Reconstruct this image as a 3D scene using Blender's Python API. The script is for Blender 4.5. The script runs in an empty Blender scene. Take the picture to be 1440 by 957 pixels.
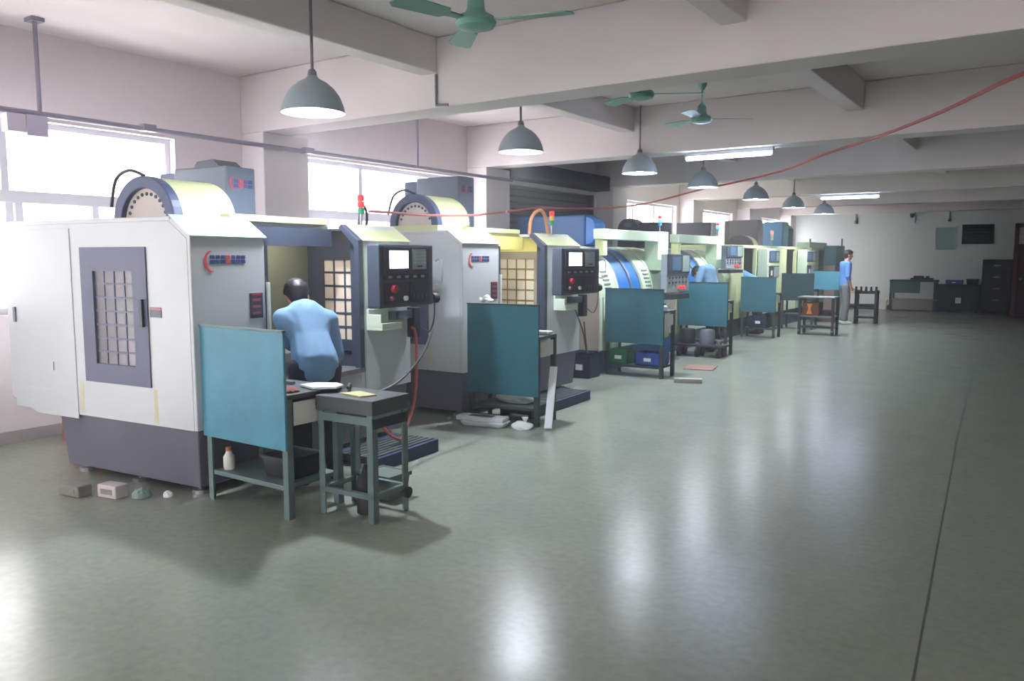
import bpy, bmesh, math, random
from mathutils import Vector, Matrix
random.seed(7)
SC = bpy.context.scene
COL = SC.collection
R = math.radians

# ------------------------------------------------------------------ camera
cam_d = bpy.data.cameras.new('camera')
cam = bpy.data.objects.new('camera', cam_d); COL.objects.link(cam)
cam_d.sensor_width = 36.0
cam_d.lens = 36.0 * 1124.0 / 1440.0
cam_d.clip_end = 200
cam.location = (0, 0, 1.55)
cam.rotation_euler = (R(90 - 5.917), 0, R(34.27))
SC.camera = cam

# ------------------------------------------------------------------ sky, exposure
world = bpy.data.worlds.new('world'); SC.world = world
world.use_nodes = True
bg = world.node_tree.nodes['Background']
bg.inputs[0].default_value = (1.0, 0.972, 0.99, 1)
bg.inputs[1].default_value = 7.0
SC.view_settings.view_transform = 'Standard'
SC.view_settings.look = 'None'
SC.view_settings.gamma = 1.0
SC.view_settings.use_curve_mapping = False
SC.view_settings.exposure = 1.0
LAMP_W, TUBE_E = 26.0, 30.0

def portal(name, x, y, z, sy, sz, near=False):
    l = bpy.data.lights.new(name, 'AREA'); l.shape = 'RECTANGLE'
    l.size = sz; l.size_y = sy
    l.cycles.is_portal = True
    o = bpy.data.objects.new(name, l); COL.objects.link(o)
    o.location = (x, y, z); o.rotation_euler = (R(90), 0, R(180)) if near else (0, R(-90), 0)
    if near: l.size, l.size_y = sy, sz
WALL_X = -7.2
WIN_TOP, WIN_BOT = 2.70, 1.08
WINDOWS = [(-5.9, -2.2), (-1.95, 1.4), (2.05, 4.72), (5.95, 9.15), (14.05, 17.15), (17.95, 20.9), (23.4, 26.4)]
SILLS = [0.12, 0.12] + [WIN_BOT] * 4 + [0.12]  # first two and last windows added low to brighten floor and far wall
NEAR_Y, ADDED_WINDOWS = -6.5, [(-6.2, -3.6), (-3.1, -0.5), (0.0, 2.6), (3.1, 5.7)]  # unseen windows added to brighten surfaces that face the camera
for (a, b), zb in zip(WINDOWS, SILLS):
    portal('window_portal', WALL_X - 0.13, (a + b) / 2, (WIN_TOP + zb) / 2, b - a, WIN_TOP - zb)
for (a, b) in ADDED_WINDOWS:
    portal('window_portal', (a + b) / 2, NEAR_Y - 0.1, 1.85, b - a, 1.7, True)

# ------------------------------------------------------------------ materials
def lin(c):
    return tuple((v / 12.92 if v <= 0.04045 else ((v + 0.055) / 1.055) ** 2.4) for v in [x / 255.0 for x in c])
MATS = {}
def mat(name, rgb, rough=0.5, metal=0.0, noise=0.0, scale=6.0, bump=0.0, spec=0.5, coat=0.0):
    if name in MATS: return MATS[name]
    m = bpy.data.materials.new(name); m.use_nodes = True
    nt = m.node_tree; b = nt.nodes['Principled BSDF']
    c = lin(rgb)
    b.inputs['Base Color'].default_value = (*c, 1)
    b.inputs['Roughness'].default_value = rough
    b.inputs['Metallic'].default_value = metal
    b.inputs['Specular IOR Level'].default_value = spec
    b.inputs['Coat Weight'].default_value = coat
    if noise > 0 or bump > 0:
        tc = nt.nodes.new('ShaderNodeTexCoord')
        n = nt.nodes.new('ShaderNodeTexNoise'); n.inputs['Scale'].default_value = scale
        n.inputs['Detail'].default_value = 6; n.inputs['Roughness'].default_value = 0.65
        nt.links.new(tc.outputs['Object'], n.inputs['Vector'])
        if noise > 0:
            r = nt.nodes.new('ShaderNodeValToRGB')
            r.color_ramp.elements[0].position = 0.3; r.color_ramp.elements[1].position = 0.7
            r.color_ramp.elements[0].color = (*[max(0, v * (1 - noise)) for v in c], 1)
            r.color_ramp.elements[1].color = (*[min(1, v * (1 + noise)) for v in c], 1)
            nt.links.new(n.outputs['Fac'], r.inputs['Fac'])
            nt.links.new(r.outputs['Color'], b.inputs['Base Color'])
        if bump > 0:
            bu = nt.nodes.new('ShaderNodeBump'); bu.inputs['Strength'].default_value = bump
            bu.inputs['Distance'].default_value = 0.01
            nt.links.new(n.outputs['Fac'], bu.inputs['Height'])
            nt.links.new(bu.outputs['Normal'], b.inputs['Normal'])
    MATS[name] = m
    return m
def emat(name, rgb, strength):
    if name in MATS: return MATS[name]
    m = bpy.data.materials.new(name); m.use_nodes = True
    b = m.node_tree.nodes['Principled BSDF']
    b.inputs['Base Color'].default_value = (*lin(rgb), 1)
    b.inputs['Emission Color'].default_value = (*lin(rgb), 1)
    b.inputs['Emission Strength'].default_value = strength
    MATS[name] = m
    return m
def glass_mat():
    m = bpy.data.materials.new('window_glass'); m.use_nodes = True
    nt = m.node_tree; nt.nodes.remove(nt.nodes['Principled BSDF'])
    t = nt.nodes.new('ShaderNodeBsdfTransparent'); g = nt.nodes.new('ShaderNodeBsdfGlossy')
    g.inputs['Roughness'].default_value = 0.02
    mx = nt.nodes.new('ShaderNodeMixShader'); mx.inputs[0].default_value = 0.05
    nt.links.new(t.outputs[0], mx.inputs[1]); nt.links.new(g.outputs[0], mx.inputs[2])
    nt.links.new(mx.outputs[0], nt.nodes['Material Output'].inputs['Surface'])
    return m
def pane_mat(name, rgb, trans=0.6):
    m = bpy.data.materials.new(name); m.use_nodes = True
    nt = m.node_tree; b = nt.nodes['Principled BSDF']
    c = (*lin(rgb), 1)
    b.inputs['Base Color'].default_value = c; b.inputs['Roughness'].default_value = 0.25
    t = nt.nodes.new('ShaderNodeBsdfTranslucent'); t.inputs['Color'].default_value = c
    mx = nt.nodes.new('ShaderNodeMixShader'); mx.inputs[0].default_value = trans
    nt.links.new(b.outputs[0], mx.inputs[1]); nt.links.new(t.outputs[0], mx.inputs[2])
    nt.links.new(mx.outputs[0], nt.nodes['Material Output'].inputs['Surface'])
    return m
def floor_mat():
    m = bpy.data.materials.new('floor_paint'); m.use_nodes = True
    nt = m.node_tree; b = nt.nodes['Principled BSDF']
    tc = nt.nodes.new('ShaderNodeTexCoord')
    n1 = nt.nodes.new('ShaderNodeTexNoise'); n1.inputs['Scale'].default_value = 2.2; n1.inputs['Detail'].default_value = 9; n1.inputs['Roughness'].default_value = 0.75
    n2 = nt.nodes.new('ShaderNodeTexNoise'); n2.inputs['Scale'].default_value = 22; n2.inputs['Detail'].default_value = 5
    nt.links.new(tc.outputs['Object'], n1.inputs['Vector']); nt.links.new(tc.outputs['Object'], n2.inputs['Vector'])
    r = nt.nodes.new('ShaderNodeValToRGB')
    r.color_ramp.elements[0].position = 0.32; r.color_ramp.elements[0].color = (*lin((153, 161, 148)), 1)
    r.color_ramp.elements[1].position = 0.68; r.color_ramp.elements[1].color = (*lin((161, 168, 155)), 1)
    nt.links.new(n1.outputs['Fac'], r.inputs['Fac'])
    mx = nt.nodes.new('ShaderNodeMixRGB'); mx.blend_type = 'MULTIPLY'; mx.inputs[0].default_value = 0.6
    r2 = nt.nodes.new('ShaderNodeValToRGB')
    r2.color_ramp.elements[0].position = 0.3; r2.color_ramp.elements[0].color = (0.80, 0.80, 0.80, 1)
    r2.color_ramp.elements[1].position = 0.62; r2.color_ramp.elements[1].color = (1, 1, 1, 1)
    nt.links.new(n2.outputs['Fac'], r2.inputs['Fac'])
    nt.links.new(r.outputs[0], mx.inputs[1]); nt.links.new(r2.outputs[0], mx.inputs[2])
    nt.links.new(mx.outputs[0], b.inputs['Base Color'])
    mr = nt.nodes.new('ShaderNodeMapRange'); mr.inputs[1].default_value = 0.3; mr.inputs[2].default_value = 0.7
    mr.inputs[3].default_value = 0.18; mr.inputs[4].default_value = 0.25
    nt.links.new(n1.outputs['Fac'], mr.inputs[0]); nt.links.new(mr.outputs[0], b.inputs['Roughness'])
    bu = nt.nodes.new('ShaderNodeBump'); bu.inputs['Strength'].default_value = 0.16; bu.inputs['Distance'].default_value = 0.015
    nt.links.new(n1.outputs['Fac'], bu.inputs['Height']); nt.links.new(bu.outputs[0], b.inputs['Normal'])
    b.inputs['Specular IOR Level'].default_value = 0.36
    return m

M_WALL = mat('wall_paint', (226, 219, 222), 0.8, noise=0.03, scale=1.5)
M_FARWALL = mat('far_wall_paint', (214, 220, 220), 0.8, noise=0.03, scale=1.2)
M_CEIL = mat('ceiling_paint', (222, 214, 214), 0.85, noise=0.03, scale=1.2)
M_ALU = mat('window_aluminium', (205, 206, 215), 0.45, metal=0.1)
M_GLASS = glass_mat()
M_FLOOR = floor_mat()
M_WHITE = mat('machine_white', (198, 202, 204), 0.42, noise=0.025, scale=3)
M_CREAM = mat('machine_cream', (204, 212, 160), 0.42, noise=0.03, scale=3)
M_GREENCREAM = mat('machine_pale_green', (196, 214, 188), 0.42, noise=0.03, scale=3)
M_YELLOW = mat('interior_yellow', (232, 222, 130), 0.5)
M_PURPLE = mat('base_purple_grey', (106, 106, 122), 0.5, noise=0.06, scale=3)
M_NAVY = mat('frame_navy', (60, 68, 84), 0.45, noise=0.05, scale=5)
M_DARKIN = mat('interior_dark', (96, 102, 112), 0.55, noise=0.1, scale=4)
M_OLIVE = mat('interior_olive', (116, 120, 100), 0.55, noise=0.1, scale=4)
M_PANEL = mat('control_grey', (66, 74, 88), 0.5, noise=0.05, scale=8)
M_PANELD = mat('control_dark', (44, 48, 58), 0.5)
M_KEYP = mat('keypad_grey', (150, 162, 165), 0.5)
M_SCREEN = emat('screen_light', (244, 248, 255), 1.6)
M_SCREEND = emat('screen_dim', (70, 96, 120), 0.25)
M_BLACK = mat('black_plastic', (28, 30, 33), 0.5)
M_RED = mat('red_paint', (196, 40, 44), 0.45)
M_GREEN = mat('green_plastic', (24, 118, 74), 0.45)
M_LOGOBLUE = mat('logo_blue', (58, 78, 132), 0.5)
M_LOGORED = mat('logo_red', (214, 84, 84), 0.5)
M_LABEL = mat('label_dark', (74, 58, 68), 0.5)
M_HEADBOX = mat('head_cover_blue_grey', (108, 120, 136), 0.45, noise=0.04, scale=3)
M_HEADDARK = mat('head_cover_dark', (58, 62, 72), 0.5, noise=0.05, scale=3)
M_HEADGREY = mat('head_cover_grey', (104, 104, 106), 0.5, noise=0.05, scale=3)
M_BLUE = mat('machine_blue', (38, 112, 190), 0.35, noise=0.05, scale=3)
M_BLUED = mat('machine_blue_dark', (44, 92, 148), 0.45, noise=0.05, scale=3)
M_RING = mat('magazine_ring_blue', (70, 84, 118), 0.45)
M_DISC = mat('magazine_disc', (206, 196, 188), 0.5)
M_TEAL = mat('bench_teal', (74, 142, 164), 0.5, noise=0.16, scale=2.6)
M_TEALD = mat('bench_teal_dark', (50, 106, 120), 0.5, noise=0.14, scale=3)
M_LEG = mat('bench_steel', (104, 126, 124), 0.5, noise=0.12, scale=5)
M_LEGD = mat('bench_steel_dark', (54, 66, 66), 0.55, noise=0.12, scale=5)
M_TOP = mat('bench_top', (84, 90, 92), 0.55, noise=0.15, scale=7)
M_STEEL = mat('steel', (150, 152, 152), 0.35, metal=0.7)
M_DARKSTEEL = mat('dark_steel', (46, 50, 52), 0.5, noise=0.1, scale=6)
M_STEP = mat('step_blue', (44, 54, 92), 0.5, noise=0.1, scale=5)
M_STEPTOP = mat('step_top', (66, 74, 76), 0.6, noise=0.15, scale=8)
M_PAPER = mat('paper', (232, 236, 238), 0.7)
M_PALE = mat('pale_plastic', (214, 214, 206), 0.55, noise=0.04)
M_YPAPER = mat('yellow_paper', (210, 208, 150), 0.7)
M_BROWN = mat('cardboard', (176, 112, 82), 0.8, noise=0.08)
M_SHADE = mat('lamp_shade_grey', (164, 178, 186), 0.35)
M_SHADEIN = mat('lamp_shade_inner', (235, 238, 245), 0.35)
M_BULB = emat('bulb_glow', (225, 230, 255), 45)
M_TUBE = emat('tube_glow', (214, 222, 255), TUBE_E)
M_ROD = mat('grey_rod', (128, 126, 134), 0.5)
M_FAN = mat('fan_teal', (112, 160, 146), 0.4)
M_HOSE = mat('hose_red', (186, 92, 88), 0.5)
M_ORANGE = mat('orange_cable', (204, 140, 96), 0.5)
M_CORD = mat('grey_cord', (70, 72, 74), 0.5)
M_RAIL = mat('rail_grey', (150, 146, 164), 0.45)
M_SHUTTER = mat('shutter_grey', (98, 94, 96), 0.5, noise=0.06, scale=4)
M_SHBOX = mat('shutter_box', (50, 60, 76), 0.5)
M_BRICKP = mat('concrete_block', (138, 134, 130), 0.85, noise=0.1, scale=12)
M_SKIN = mat('skin', (196, 150, 126), 0.55)
M_HAIR = mat('hair_black', (30, 28, 34), 0.5)
M_SHIRT = mat('shirt_blue', (126, 164, 200), 0.75, noise=0.05, scale=10, bump=0.1)
M_SHIRT2 = mat('shirt_deep_blue', (88, 134, 196), 0.75, noise=0.05, scale=10, bump=0.1)
M_TROUSER = mat('trouser_dark', (46, 50, 60), 0.8, noise=0.08, scale=10)
M_TROUSER2 = mat('trouser_grey', (120, 124, 126), 0.8, noise=0.08, scale=10)
M_SHOE = mat('shoe', (60, 58, 58), 0.6)
M_SHOEW = mat('shoe_white', (210, 210, 206), 0.6)
M_BINB = mat('bin_blue', (40, 70, 150), 0.45)
M_BINBD = mat('bin_navy', (30, 38, 66), 0.5)
M_REDBROWN = mat('door_redbrown', (96, 44, 40), 0.5, noise=0.1)
M_BOARD = mat('notice_teal', (150, 182, 178), 0.6)
M_FRAMEW = mat('notice_frame', (168, 186, 184), 0.5)
M_VENT = mat('vent_dark', (52, 58, 58), 0.6)
M_VENTIN = mat('vent_slat', (96, 100, 98), 0.5)
P_SIDE = pane_mat('pane_smoked', (112, 107, 114), 0.03)
P_BEIGE = pane_mat('pane_beige', (238, 222, 206), 0.12)
P_BEIGE2 = pane_mat('pane_straw', (216, 210, 190), 0.12)
M_BRONZE = mat('pane_frame_bronze', (128, 104, 52), 0.5)
M_SIGR = emat('signal_red', (230, 40, 40), 0.6)
M_SIGRON = emat('signal_red_lit', (255, 70, 50), 5)
M_SIGY = mat('signal_yellow', (220, 180, 60), 0.4)
M_SIGG = mat('signal_green', (30, 150, 110), 0.4)
M_SIGGON = emat('signal_green_lit', (90, 240, 190), 1.5)
M_SIGB = mat('signal_blue', (60, 130, 210), 0.4)
M_KNOBR = mat('estop_red', (190, 40, 60), 0.4)

# ------------------------------------------------------------------ mesh tools
class MB:
    def __init__(s): s.bm = bmesh.new(); s.mi = 0
    def _m(s, faces):
        for f in faces: f.material_index = s.mi
    def box(s, x0, x1, y0, y1, z0, z1, rot=None, piv=None):
        vs = [s.bm.verts.new((x, y, z)) for x in (x0, x1) for y in (y0, y1) for z in (z0, z1)]
        ids = [(0, 1, 3, 2), (4, 6, 7, 5), (0, 4, 5, 1), (2, 3, 7, 6), (0, 2, 6, 4), (1, 5, 7, 3)]
        s._m([s.bm.faces.new([vs[i] for i in f]) for f in ids])
        if rot is not None:
            p = Vector(piv if piv else ((x0 + x1) / 2, (y0 + y1) / 2, (z0 + z1) / 2))
            bmesh.ops.rotate(s.bm, verts=vs, cent=p, matrix=rot)
        return s
    def taper(s, x0, x1, y0, y1, z0, z1, ix, iy):
        """box whose bottom is inset by ix, iy"""
        b = [(x0 + ix, y0 + iy, z0), (x1 - ix, y0 + iy, z0), (x1 - ix, y1 - iy, z0), (x0 + ix, y1 - iy, z0)]
        t = [(x0, y0, z1), (x1, y0, z1), (x1, y1, z1), (x0, y1, z1)]
        vs = [s.bm.verts.new(p) for p in b + t]
        fs = [(3, 2, 1, 0), (4, 5, 6, 7)] + [(i, (i + 1) % 4, 4 + (i + 1) % 4, 4 + i) for i in range(4)]
        s._m([s.bm.faces.new([vs[i] for i in f]) for f in fs])
        return s
    def prism(s, pts, a0, a1, axis='y'):
        """closed polygon in the plane across the axis; for 'y' pts are (x, z), for 'x' (y, z), for 'z' (x, y)"""
        def P(p, a):
            return {'y': (p[0], a, p[1]), 'x': (a, p[0], p[1]), 'z': (p[0], p[1], a)}[axis]
        v0 = [s.bm.verts.new(P(p, a0)) for p in pts]; v1 = [s.bm.verts.new(P(p, a1)) for p in pts]
        n = len(pts)
        fs = [s.bm.faces.new(v0), s.bm.faces.new(list(reversed(v1)))]
        for i in range(n): fs.append(s.bm.faces.new([v0[i], v1[i], v1[(i + 1) % n], v0[(i + 1) % n]]))
        s._m(fs); return s
    def cyl(s, p0, p1, r0, r1=None, n=16, cap=True):
        r1 = r0 if r1 is None else r1
        p0 = Vector(p0); p1 = Vector(p1); d = (p1 - p0).normalized()
        u = d.orthogonal().normalized(); w = d.cross(u)
        a = [s.bm.verts.new(p0 + (u * math.cos(2 * math.pi * i / n) + w * math.sin(2 * math.pi * i / n)) * r0) for i in range(n)]
        b = [s.bm.verts.new(p1 + (u * math.cos(2 * math.pi * i / n) + w * math.sin(2 * math.pi * i / n)) * r1) for i in range(n)]
        fs = [s.bm.faces.new([a[i], a[(i + 1) % n], b[(i + 1) % n], b[i]]) for i in range(n)]
        if cap: fs += [s.bm.faces.new(list(reversed(a))), s.bm.faces.new(b)]
        s._m(fs); return s
    def lathe(s, prof, c=(0, 0, 0), n=28):
        """prof: (r, z) pairs, about the z axis at c"""
        rings = []
        for r, z in prof:
            if r < 1e-5: rings.append([s.bm.verts.new((c[0], c[1], c[2] + z))])
            else: rings.append([s.bm.verts.new((c[0] + r * math.cos(2 * math.pi * i / n), c[1] + r * math.sin(2 * math.pi * i / n), c[2] + z)) for i in range(n)])
        fs = []
        for A, B in zip(rings, rings[1:]):
            for i in range(n):
                j = (i + 1) % n
                q = [A[i % len(A)], A[j % len(A)], B[j % len(B)], B[i % len(B)]]
                q2 = []
                for v in q:
                    if v not in q2: q2.append(v)
                if len(q2) > 2: fs.append(s.bm.faces.new(q2))
        s._m(fs); return s
    def tube(s, pts, r, n=8, smooth=4):
        P = [Vector(p) for p in pts]
        if smooth and len(P) > 2:
            Q = []
            for i in range(len(P) - 1):
                p0 = P[max(i - 1, 0)]; p1 = P[i]; p2 = P[i + 1]; p3 = P[min(i + 2, len(P) - 1)]
                for k in range(smooth):
                    t = k / smooth
                    Q.append(0.5 * ((2 * p1) + (-p0 + p2) * t + (2 * p0 - 5 * p1 + 4 * p2 - p3) * t * t + (-p0 + 3 * p1 - 3 * p2 + p3) * t ** 3))
            Q.append(P[-1]); P = Q
        rings = []; up = Vector((0.13, 0.31, 0.94))
        for i, p in enumerate(P):
            d = (P[min(i + 1, len(P) - 1)] - P[max(i - 1, 0)]).normalized()
            u = d.cross(up)
            if u.length < 1e-3: u = d.orthogonal()
            u.normalize(); w = d.cross(u)
            rings.append([s.bm.verts.new(p + (u * math.cos(2 * math.pi * k / n) + w * math.sin(2 * math.pi * k / n)) * r) for k in range(n)])
        fs = []
        for A, B in zip(rings, rings[1:]):
            for k in range(n): fs.append(s.bm.faces.new([A[k], A[(k + 1) % n], B[(k + 1) % n], B[k]]))
        fs += [s.bm.faces.new(list(reversed(rings[0]))), s.bm.faces.new(rings[-1])]
        s._m(fs); return s
    def frame(s, axis, a0, a1, u0, u1, v0, v1, w):
        """rectangular frame of bar width w; axis 'x': u=y v=z, axis 'y': u=x v=z"""
        def B(p0, p1, q0, q1):
            if axis == 'x': s.box(a0, a1, p0, p1, q0, q1)
            else: s.box(p0, p1, a0, a1, q0, q1)
        B(u0, u0 + w, v0, v1); B(u1 - w, u1, v0, v1); B(u0 + w, u1 - w, v0, v0 + w); B(u0 + w, u1 - w, v1 - w, v1)
        return s
    def build(s, name, mats, parent=None, bevel=0.0, smooth=False, loc=None):
        bmesh.ops.recalc_face_normals(s.bm, faces=s.bm.faces[:])
        me = bpy.data.meshes.new(name); s.bm.to_mesh(me); s.bm.free()
        for m in (mats if isinstance(mats, (list, tuple)) else [mats]): me.materials.append(m)
        o = bpy.data.objects.new(name, me); COL.objects.link(o)
        if parent is not None: o.parent = parent
        if loc is not None: o.location = loc
        if smooth:
            for p in me.polygons: p.use_smooth = True
            try: me.set_sharp_from_angle(angle=R(40))
            except Exception: pass
        if bevel:
            b = o.modifiers.new('bevel', 'BEVEL'); b.width = bevel; b.segments = 2; b.limit_method = 'ANGLE'; b.angle_limit = R(35)
        return o
def tag(o, label, cat, group=None):
    o['label'] = label; o['category'] = cat
    if group: o['group'] = group
    return o
def thing(name, label, cat, loc=(0, 0, 0), rz=0.0, group=None):
    o = bpy.data.objects.new(name, None); COL.objects.link(o)
    o.empty_display_size = 0.1
    o.location = loc; o.rotation_euler = (0, 0, R(rz))
    return tag(o, label, cat, group)
def struct(o): o['kind'] = 'structure'; return o
def bx(name, m, parent, *c, bevel=0.0, **k):
    return MB().box(*c, **k).build(name, m, parent, bevel)
def share(name, src, parent, loc):
    o = src.copy(); o.name = name; COL.objects.link(o); o.parent = parent; o.location = loc
    return o
def copy_tree(o, parent=None):
    c = o.copy(); COL.objects.link(c); c.parent = parent
    for ch in list(o.children): copy_tree(ch, c)
    return c

# ------------------------------------------------------------------ room shell
X0, X1, Y0, Y1, CZ = WALL_X, 7.0, -6.5, 26.75, 3.43
BEAM_Z, LONG_Z = 2.84, 3.13
struct(MB().box(X0 - 0.3, X1 + 0.3, Y0 - 0.3, Y1 + 0.3, -0.2, 0).build('floor', M_FLOOR))
struct(MB().box(X0 - 0.3, X1 + 0.3, Y0 - 0.3, Y1 + 0.3, CZ, CZ + 0.15).build('ceiling', M_CEIL))
struct(MB().box(X1, X1 + 0.2, Y0, Y1, 0, CZ).build('wall_right', M_WALL))
w = MB()
w.box(X0 - 0.25, X1 + 0.2, Y0 - 0.2, Y0, 0, 1.0).box(X0 - 0.25, X1 + 0.2, Y0 - 0.2, Y0, 2.7, CZ)
e_ = [X0 - 0.25] + [v for ab in ADDED_WINDOWS for v in ab] + [X1 + 0.2]
for a, b in zip(e_[0::2], e_[1::2]): w.box(a, b, Y0 - 0.2, Y0, 1.0, 2.7)
struct(w.build('wall_near', M_WALL))
for i, (a, b) in enumerate(ADDED_WINDOWS):  # window frames behind the camera, added for their light
    fr = struct(MB().frame('y', Y0 - 0.14, Y0 - 0.08, a, b, 1.0, 2.7, 0.05).box((a + b) / 2 - 0.03, (a + b) / 2 + 0.03, Y0 - 0.14, Y0 - 0.08, 1.05, 2.65).build('window_%d' % (i + 11), M_ALU))
    MB().box(a + 0.05, b - 0.05, Y0 - 0.113, Y0 - 0.107, 1.05, 2.65).build('pane', M_GLASS, fr)
struct(MB().box(X0 - 0.25, X1 + 0.2, Y1, Y1 + 0.2, 0, CZ).build('wall_far', M_FARWALL))
w = MB()
SHUT = (10.05, 13.3)
w.box(X0 - 0.25, X0, Y0, WINDOWS[1][1], 0, 0.12); w.box(X0 - 0.25, X0, WINDOWS[1][1], SHUT[0], 0, WIN_BOT); w.box(X0 - 0.25, X0, SHUT[1], WINDOWS[6][0], 0, WIN_BOT); w.box(X0 - 0.25, X0, WINDOWS[6][0], Y1, 0, 0.12)
w.box(X0 - 0.25, X0, Y0, Y1, WIN_TOP, CZ)
edges = [Y0] + [v for ab in WINDOWS[:4] for v in ab] + [SHUT[0]]
for a, b in zip(edges[0::2], edges[1::2]): w.box(X0 - 0.25, X0, a, b, 0.12 if a < 1 else WIN_BOT, WIN_TOP)
edges = [SHUT[1]] + [v for ab in WINDOWS[4:] for v in ab] + [Y1]
for a, b in zip(edges[0::2], edges[1::2]): w.box(X0 - 0.25, X0, a, b, 0.12 if a > 26 else WIN_BOT, WIN_TOP)
struct(w.build('wall_left', M_WALL))
# windows
def window(i, a, b, upper, lower, zb=None):
    WIN_BOT = 1.08 if zb is None else zb
    x0, x1 = X0 - 0.16, X0 - 0.09
    fr = struct(MB().frame('x', x0, x1, a, b, WIN_BOT, WIN_TOP, 0.05).build('window_%d' % i, M_ALU))
    zt = 2.06
    MB().box(x0 - 0.01, x1 + 0.03, a + 0.05, b - 0.05, zt - 0.05, zt + 0.05).build('transom', M_ALU, fr)
    ups = [a + 0.05] + upper + [b - 0.05]; los = [a + 0.05] + lower + [b - 0.05]
    for y in upper: MB().box(x0, x1 + 0.01, y - 0.03, y + 0.03, zt + 0.05, WIN_TOP - 0.05).build('mullion', M_ALU, fr)
    for y in lower: MB().box(x0, x1 + 0.01, y - 0.03, y + 0.03, WIN_BOT + 0.05, zt - 0.05).build('mullion', M_ALU, fr)
    for p, q in zip(ups, ups[1:]): MB().box(x0 + 0.03, x0 + 0.036, p, q, zt + 0.05, WIN_TOP - 0.05).build('pane', M_GLASS, fr)
    for p, q in zip(los, los[1:]): MB().box(x0 + 0.03, x0 + 0.036, p, q, WIN_BOT + 0.05, zt - 0.05).build('pane', M_GLASS, fr)
    MB().box(X0 - 0.12, X0 + 0.03, a - 0.03, b + 0.03, WIN_BOT - 0.03, WIN_BOT).build('sill', M_WALL, fr)
for i, (a, b) in enumerate(WINDOWS):
    if i == 2: window(3, a, b, [3.2], [3.22, 3.3, 3.95])
    elif i == 3: window(4, a, b, [7.32], [6.75, 7.9])
    else: window(i + 1, a, b, [a + (b - a) / 3, b - (b - a) / 3], [a + (b - a) / 3, b - (b - a) / 3], SILLS[i])
# pillars, beams
BEAMS = [-2.4, 1.55, 5.5, 9.4, 13.35, 17.3, 21.25, 25.2]
for y in BEAMS:
    struct(MB().box(X0, X0 + 0.35, y, y + 0.6, 0, BEAM_Z).build('wall_pillar', M_WALL, bevel=0.01))
    struct(MB().box(X0, X1, y, y + 0.36, BEAM_Z, CZ).build('ceiling_beam', M_CEIL, bevel=0.012))
for x in (-4.62, -1.92, 0.85, 3.6):
    ys = [Y0] + BEAMS + [Y1]
    for k in range(len(ys) - 1):
        a = ys[k] + (0.36 if k else 0)
        struct(MB().box(x - 0.09, x + 0.09, a, ys[k + 1], LONG_Z, CZ).build('ceiling_beam', M_CEIL, bevel=0.01))
struct(MB().box(X0, X1, Y1 - 0.22, Y1, 3.06, CZ).build('ceiling_beam', M_CEIL))
# roller shutter
sh = struct(MB().box(X0 - 0.2, X0 - 0.16, SHUT[0], SHUT[1], 0, WIN_TOP).build('door_1', M_SHUTTER))
slat = None
k = 0
z = 0.02
while z < 2.66:
    if slat is None:
        slat = MB().prism([(0, 0), (0.02, 0.02), (0.02, 0.08), (0, 0.1)], 0, SHUT[1] - SHUT[0] - 0.1, 'y').build('slat', M_SHUTTER, sh)
        slat.location = (X0 - 0.16, SHUT[0] + 0.05, z)
    else: share('slat', slat, sh, (X0 - 0.16, SHUT[0] + 0.05, z))
    z += 0.105
for y in (SHUT[0], SHUT[1] - 0.06): MB().box(X0 - 0.14, X0 - 0.02, y, y + 0.06, 0, WIN_TOP).build('guide_rail', M_DARKSTEEL, sh)
MB().box(X0, X0 + 0.32, SHUT[0] + 0.02, SHUT[1] + 0.0, 2.76, 3.02).build('shutter_box', M_SHBOX, sh, bevel=0.02)
# baseboards, floor joint (a saw cut)
struct(MB().box(X0, X0 + 0.02, Y0, SHUT[0], 0.0, 0.1).build('baseboard_left', mat('baseboard_grey', (170, 164, 166), 0.6)))
struct(MB().box(X0 + 0.36, -1.0, Y1 - 0.02, Y1, 0.0, 0.12).build('baseboard_far', mat('baseboard_dark', (96, 100, 100), 0.6)))
struct(MB().prism([(-0.352, 2.0), (-0.36, 3.13), (-0.5, 5.4), (-0.655, 7.95), (-0.86, 12.0), (-1.13, 17.1), (-1.3, 22.0), (-1.288, 22.0), (-1.118, 17.1), (-0.85, 12.0), (-0.645, 7.95), (-0.49, 5.4), (-0.35, 3.13), (-0.342, 2.0)], -0.001, 0.0012, 'z').build('trim_1', mat('floor_joint', (96, 100, 95), 0.8)))

# added to imitate lens veil: haze filling the hall
hz = bpy.data.materials.new('haze'); hz.use_nodes = True
hz.node_tree.nodes.remove(hz.node_tree.nodes['Principled BSDF'])
vs = hz.node_tree.nodes.new('ShaderNodeVolumeScatter'); vs.inputs['Density'].default_value = 0.012
vs.inputs['Color'].default_value = (0.97, 0.97, 1.0, 1); vs.inputs['Anisotropy'].default_value = 0.35
hz.node_tree.links.new(vs.outputs[0], hz.node_tree.nodes['Material Output'].inputs['Volume'])
hc = bpy.data.curves.new('haze', 'CURVE'); hc.dimensions = '2D'; hc.fill_mode = 'BOTH'; hc.extrude = 1.85
sp_ = hc.splines.new('POLY'); sp_.points.add(3)
for p_, q_ in zip(sp_.points, ((X0 - 0.6, Y0 - 0.6), (X1 + 0.6, Y0 - 0.6), (X1 + 0.6, Y1 + 0.6), (X0 - 0.6, Y1 + 0.6))): p_.co = (*q_, 0, 1)
sp_.use_cyclic_u = True
hc.materials.append(hz)
ho = bpy.data.objects.new('haze', hc); COL.objects.link(ho); ho.location = (0, 0, 1.75)
ho['kind'] = 'stuff'; ho['label'] = 'thin added lens-veil haze filling the whole hall'; ho['category'] = 'haze'

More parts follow.
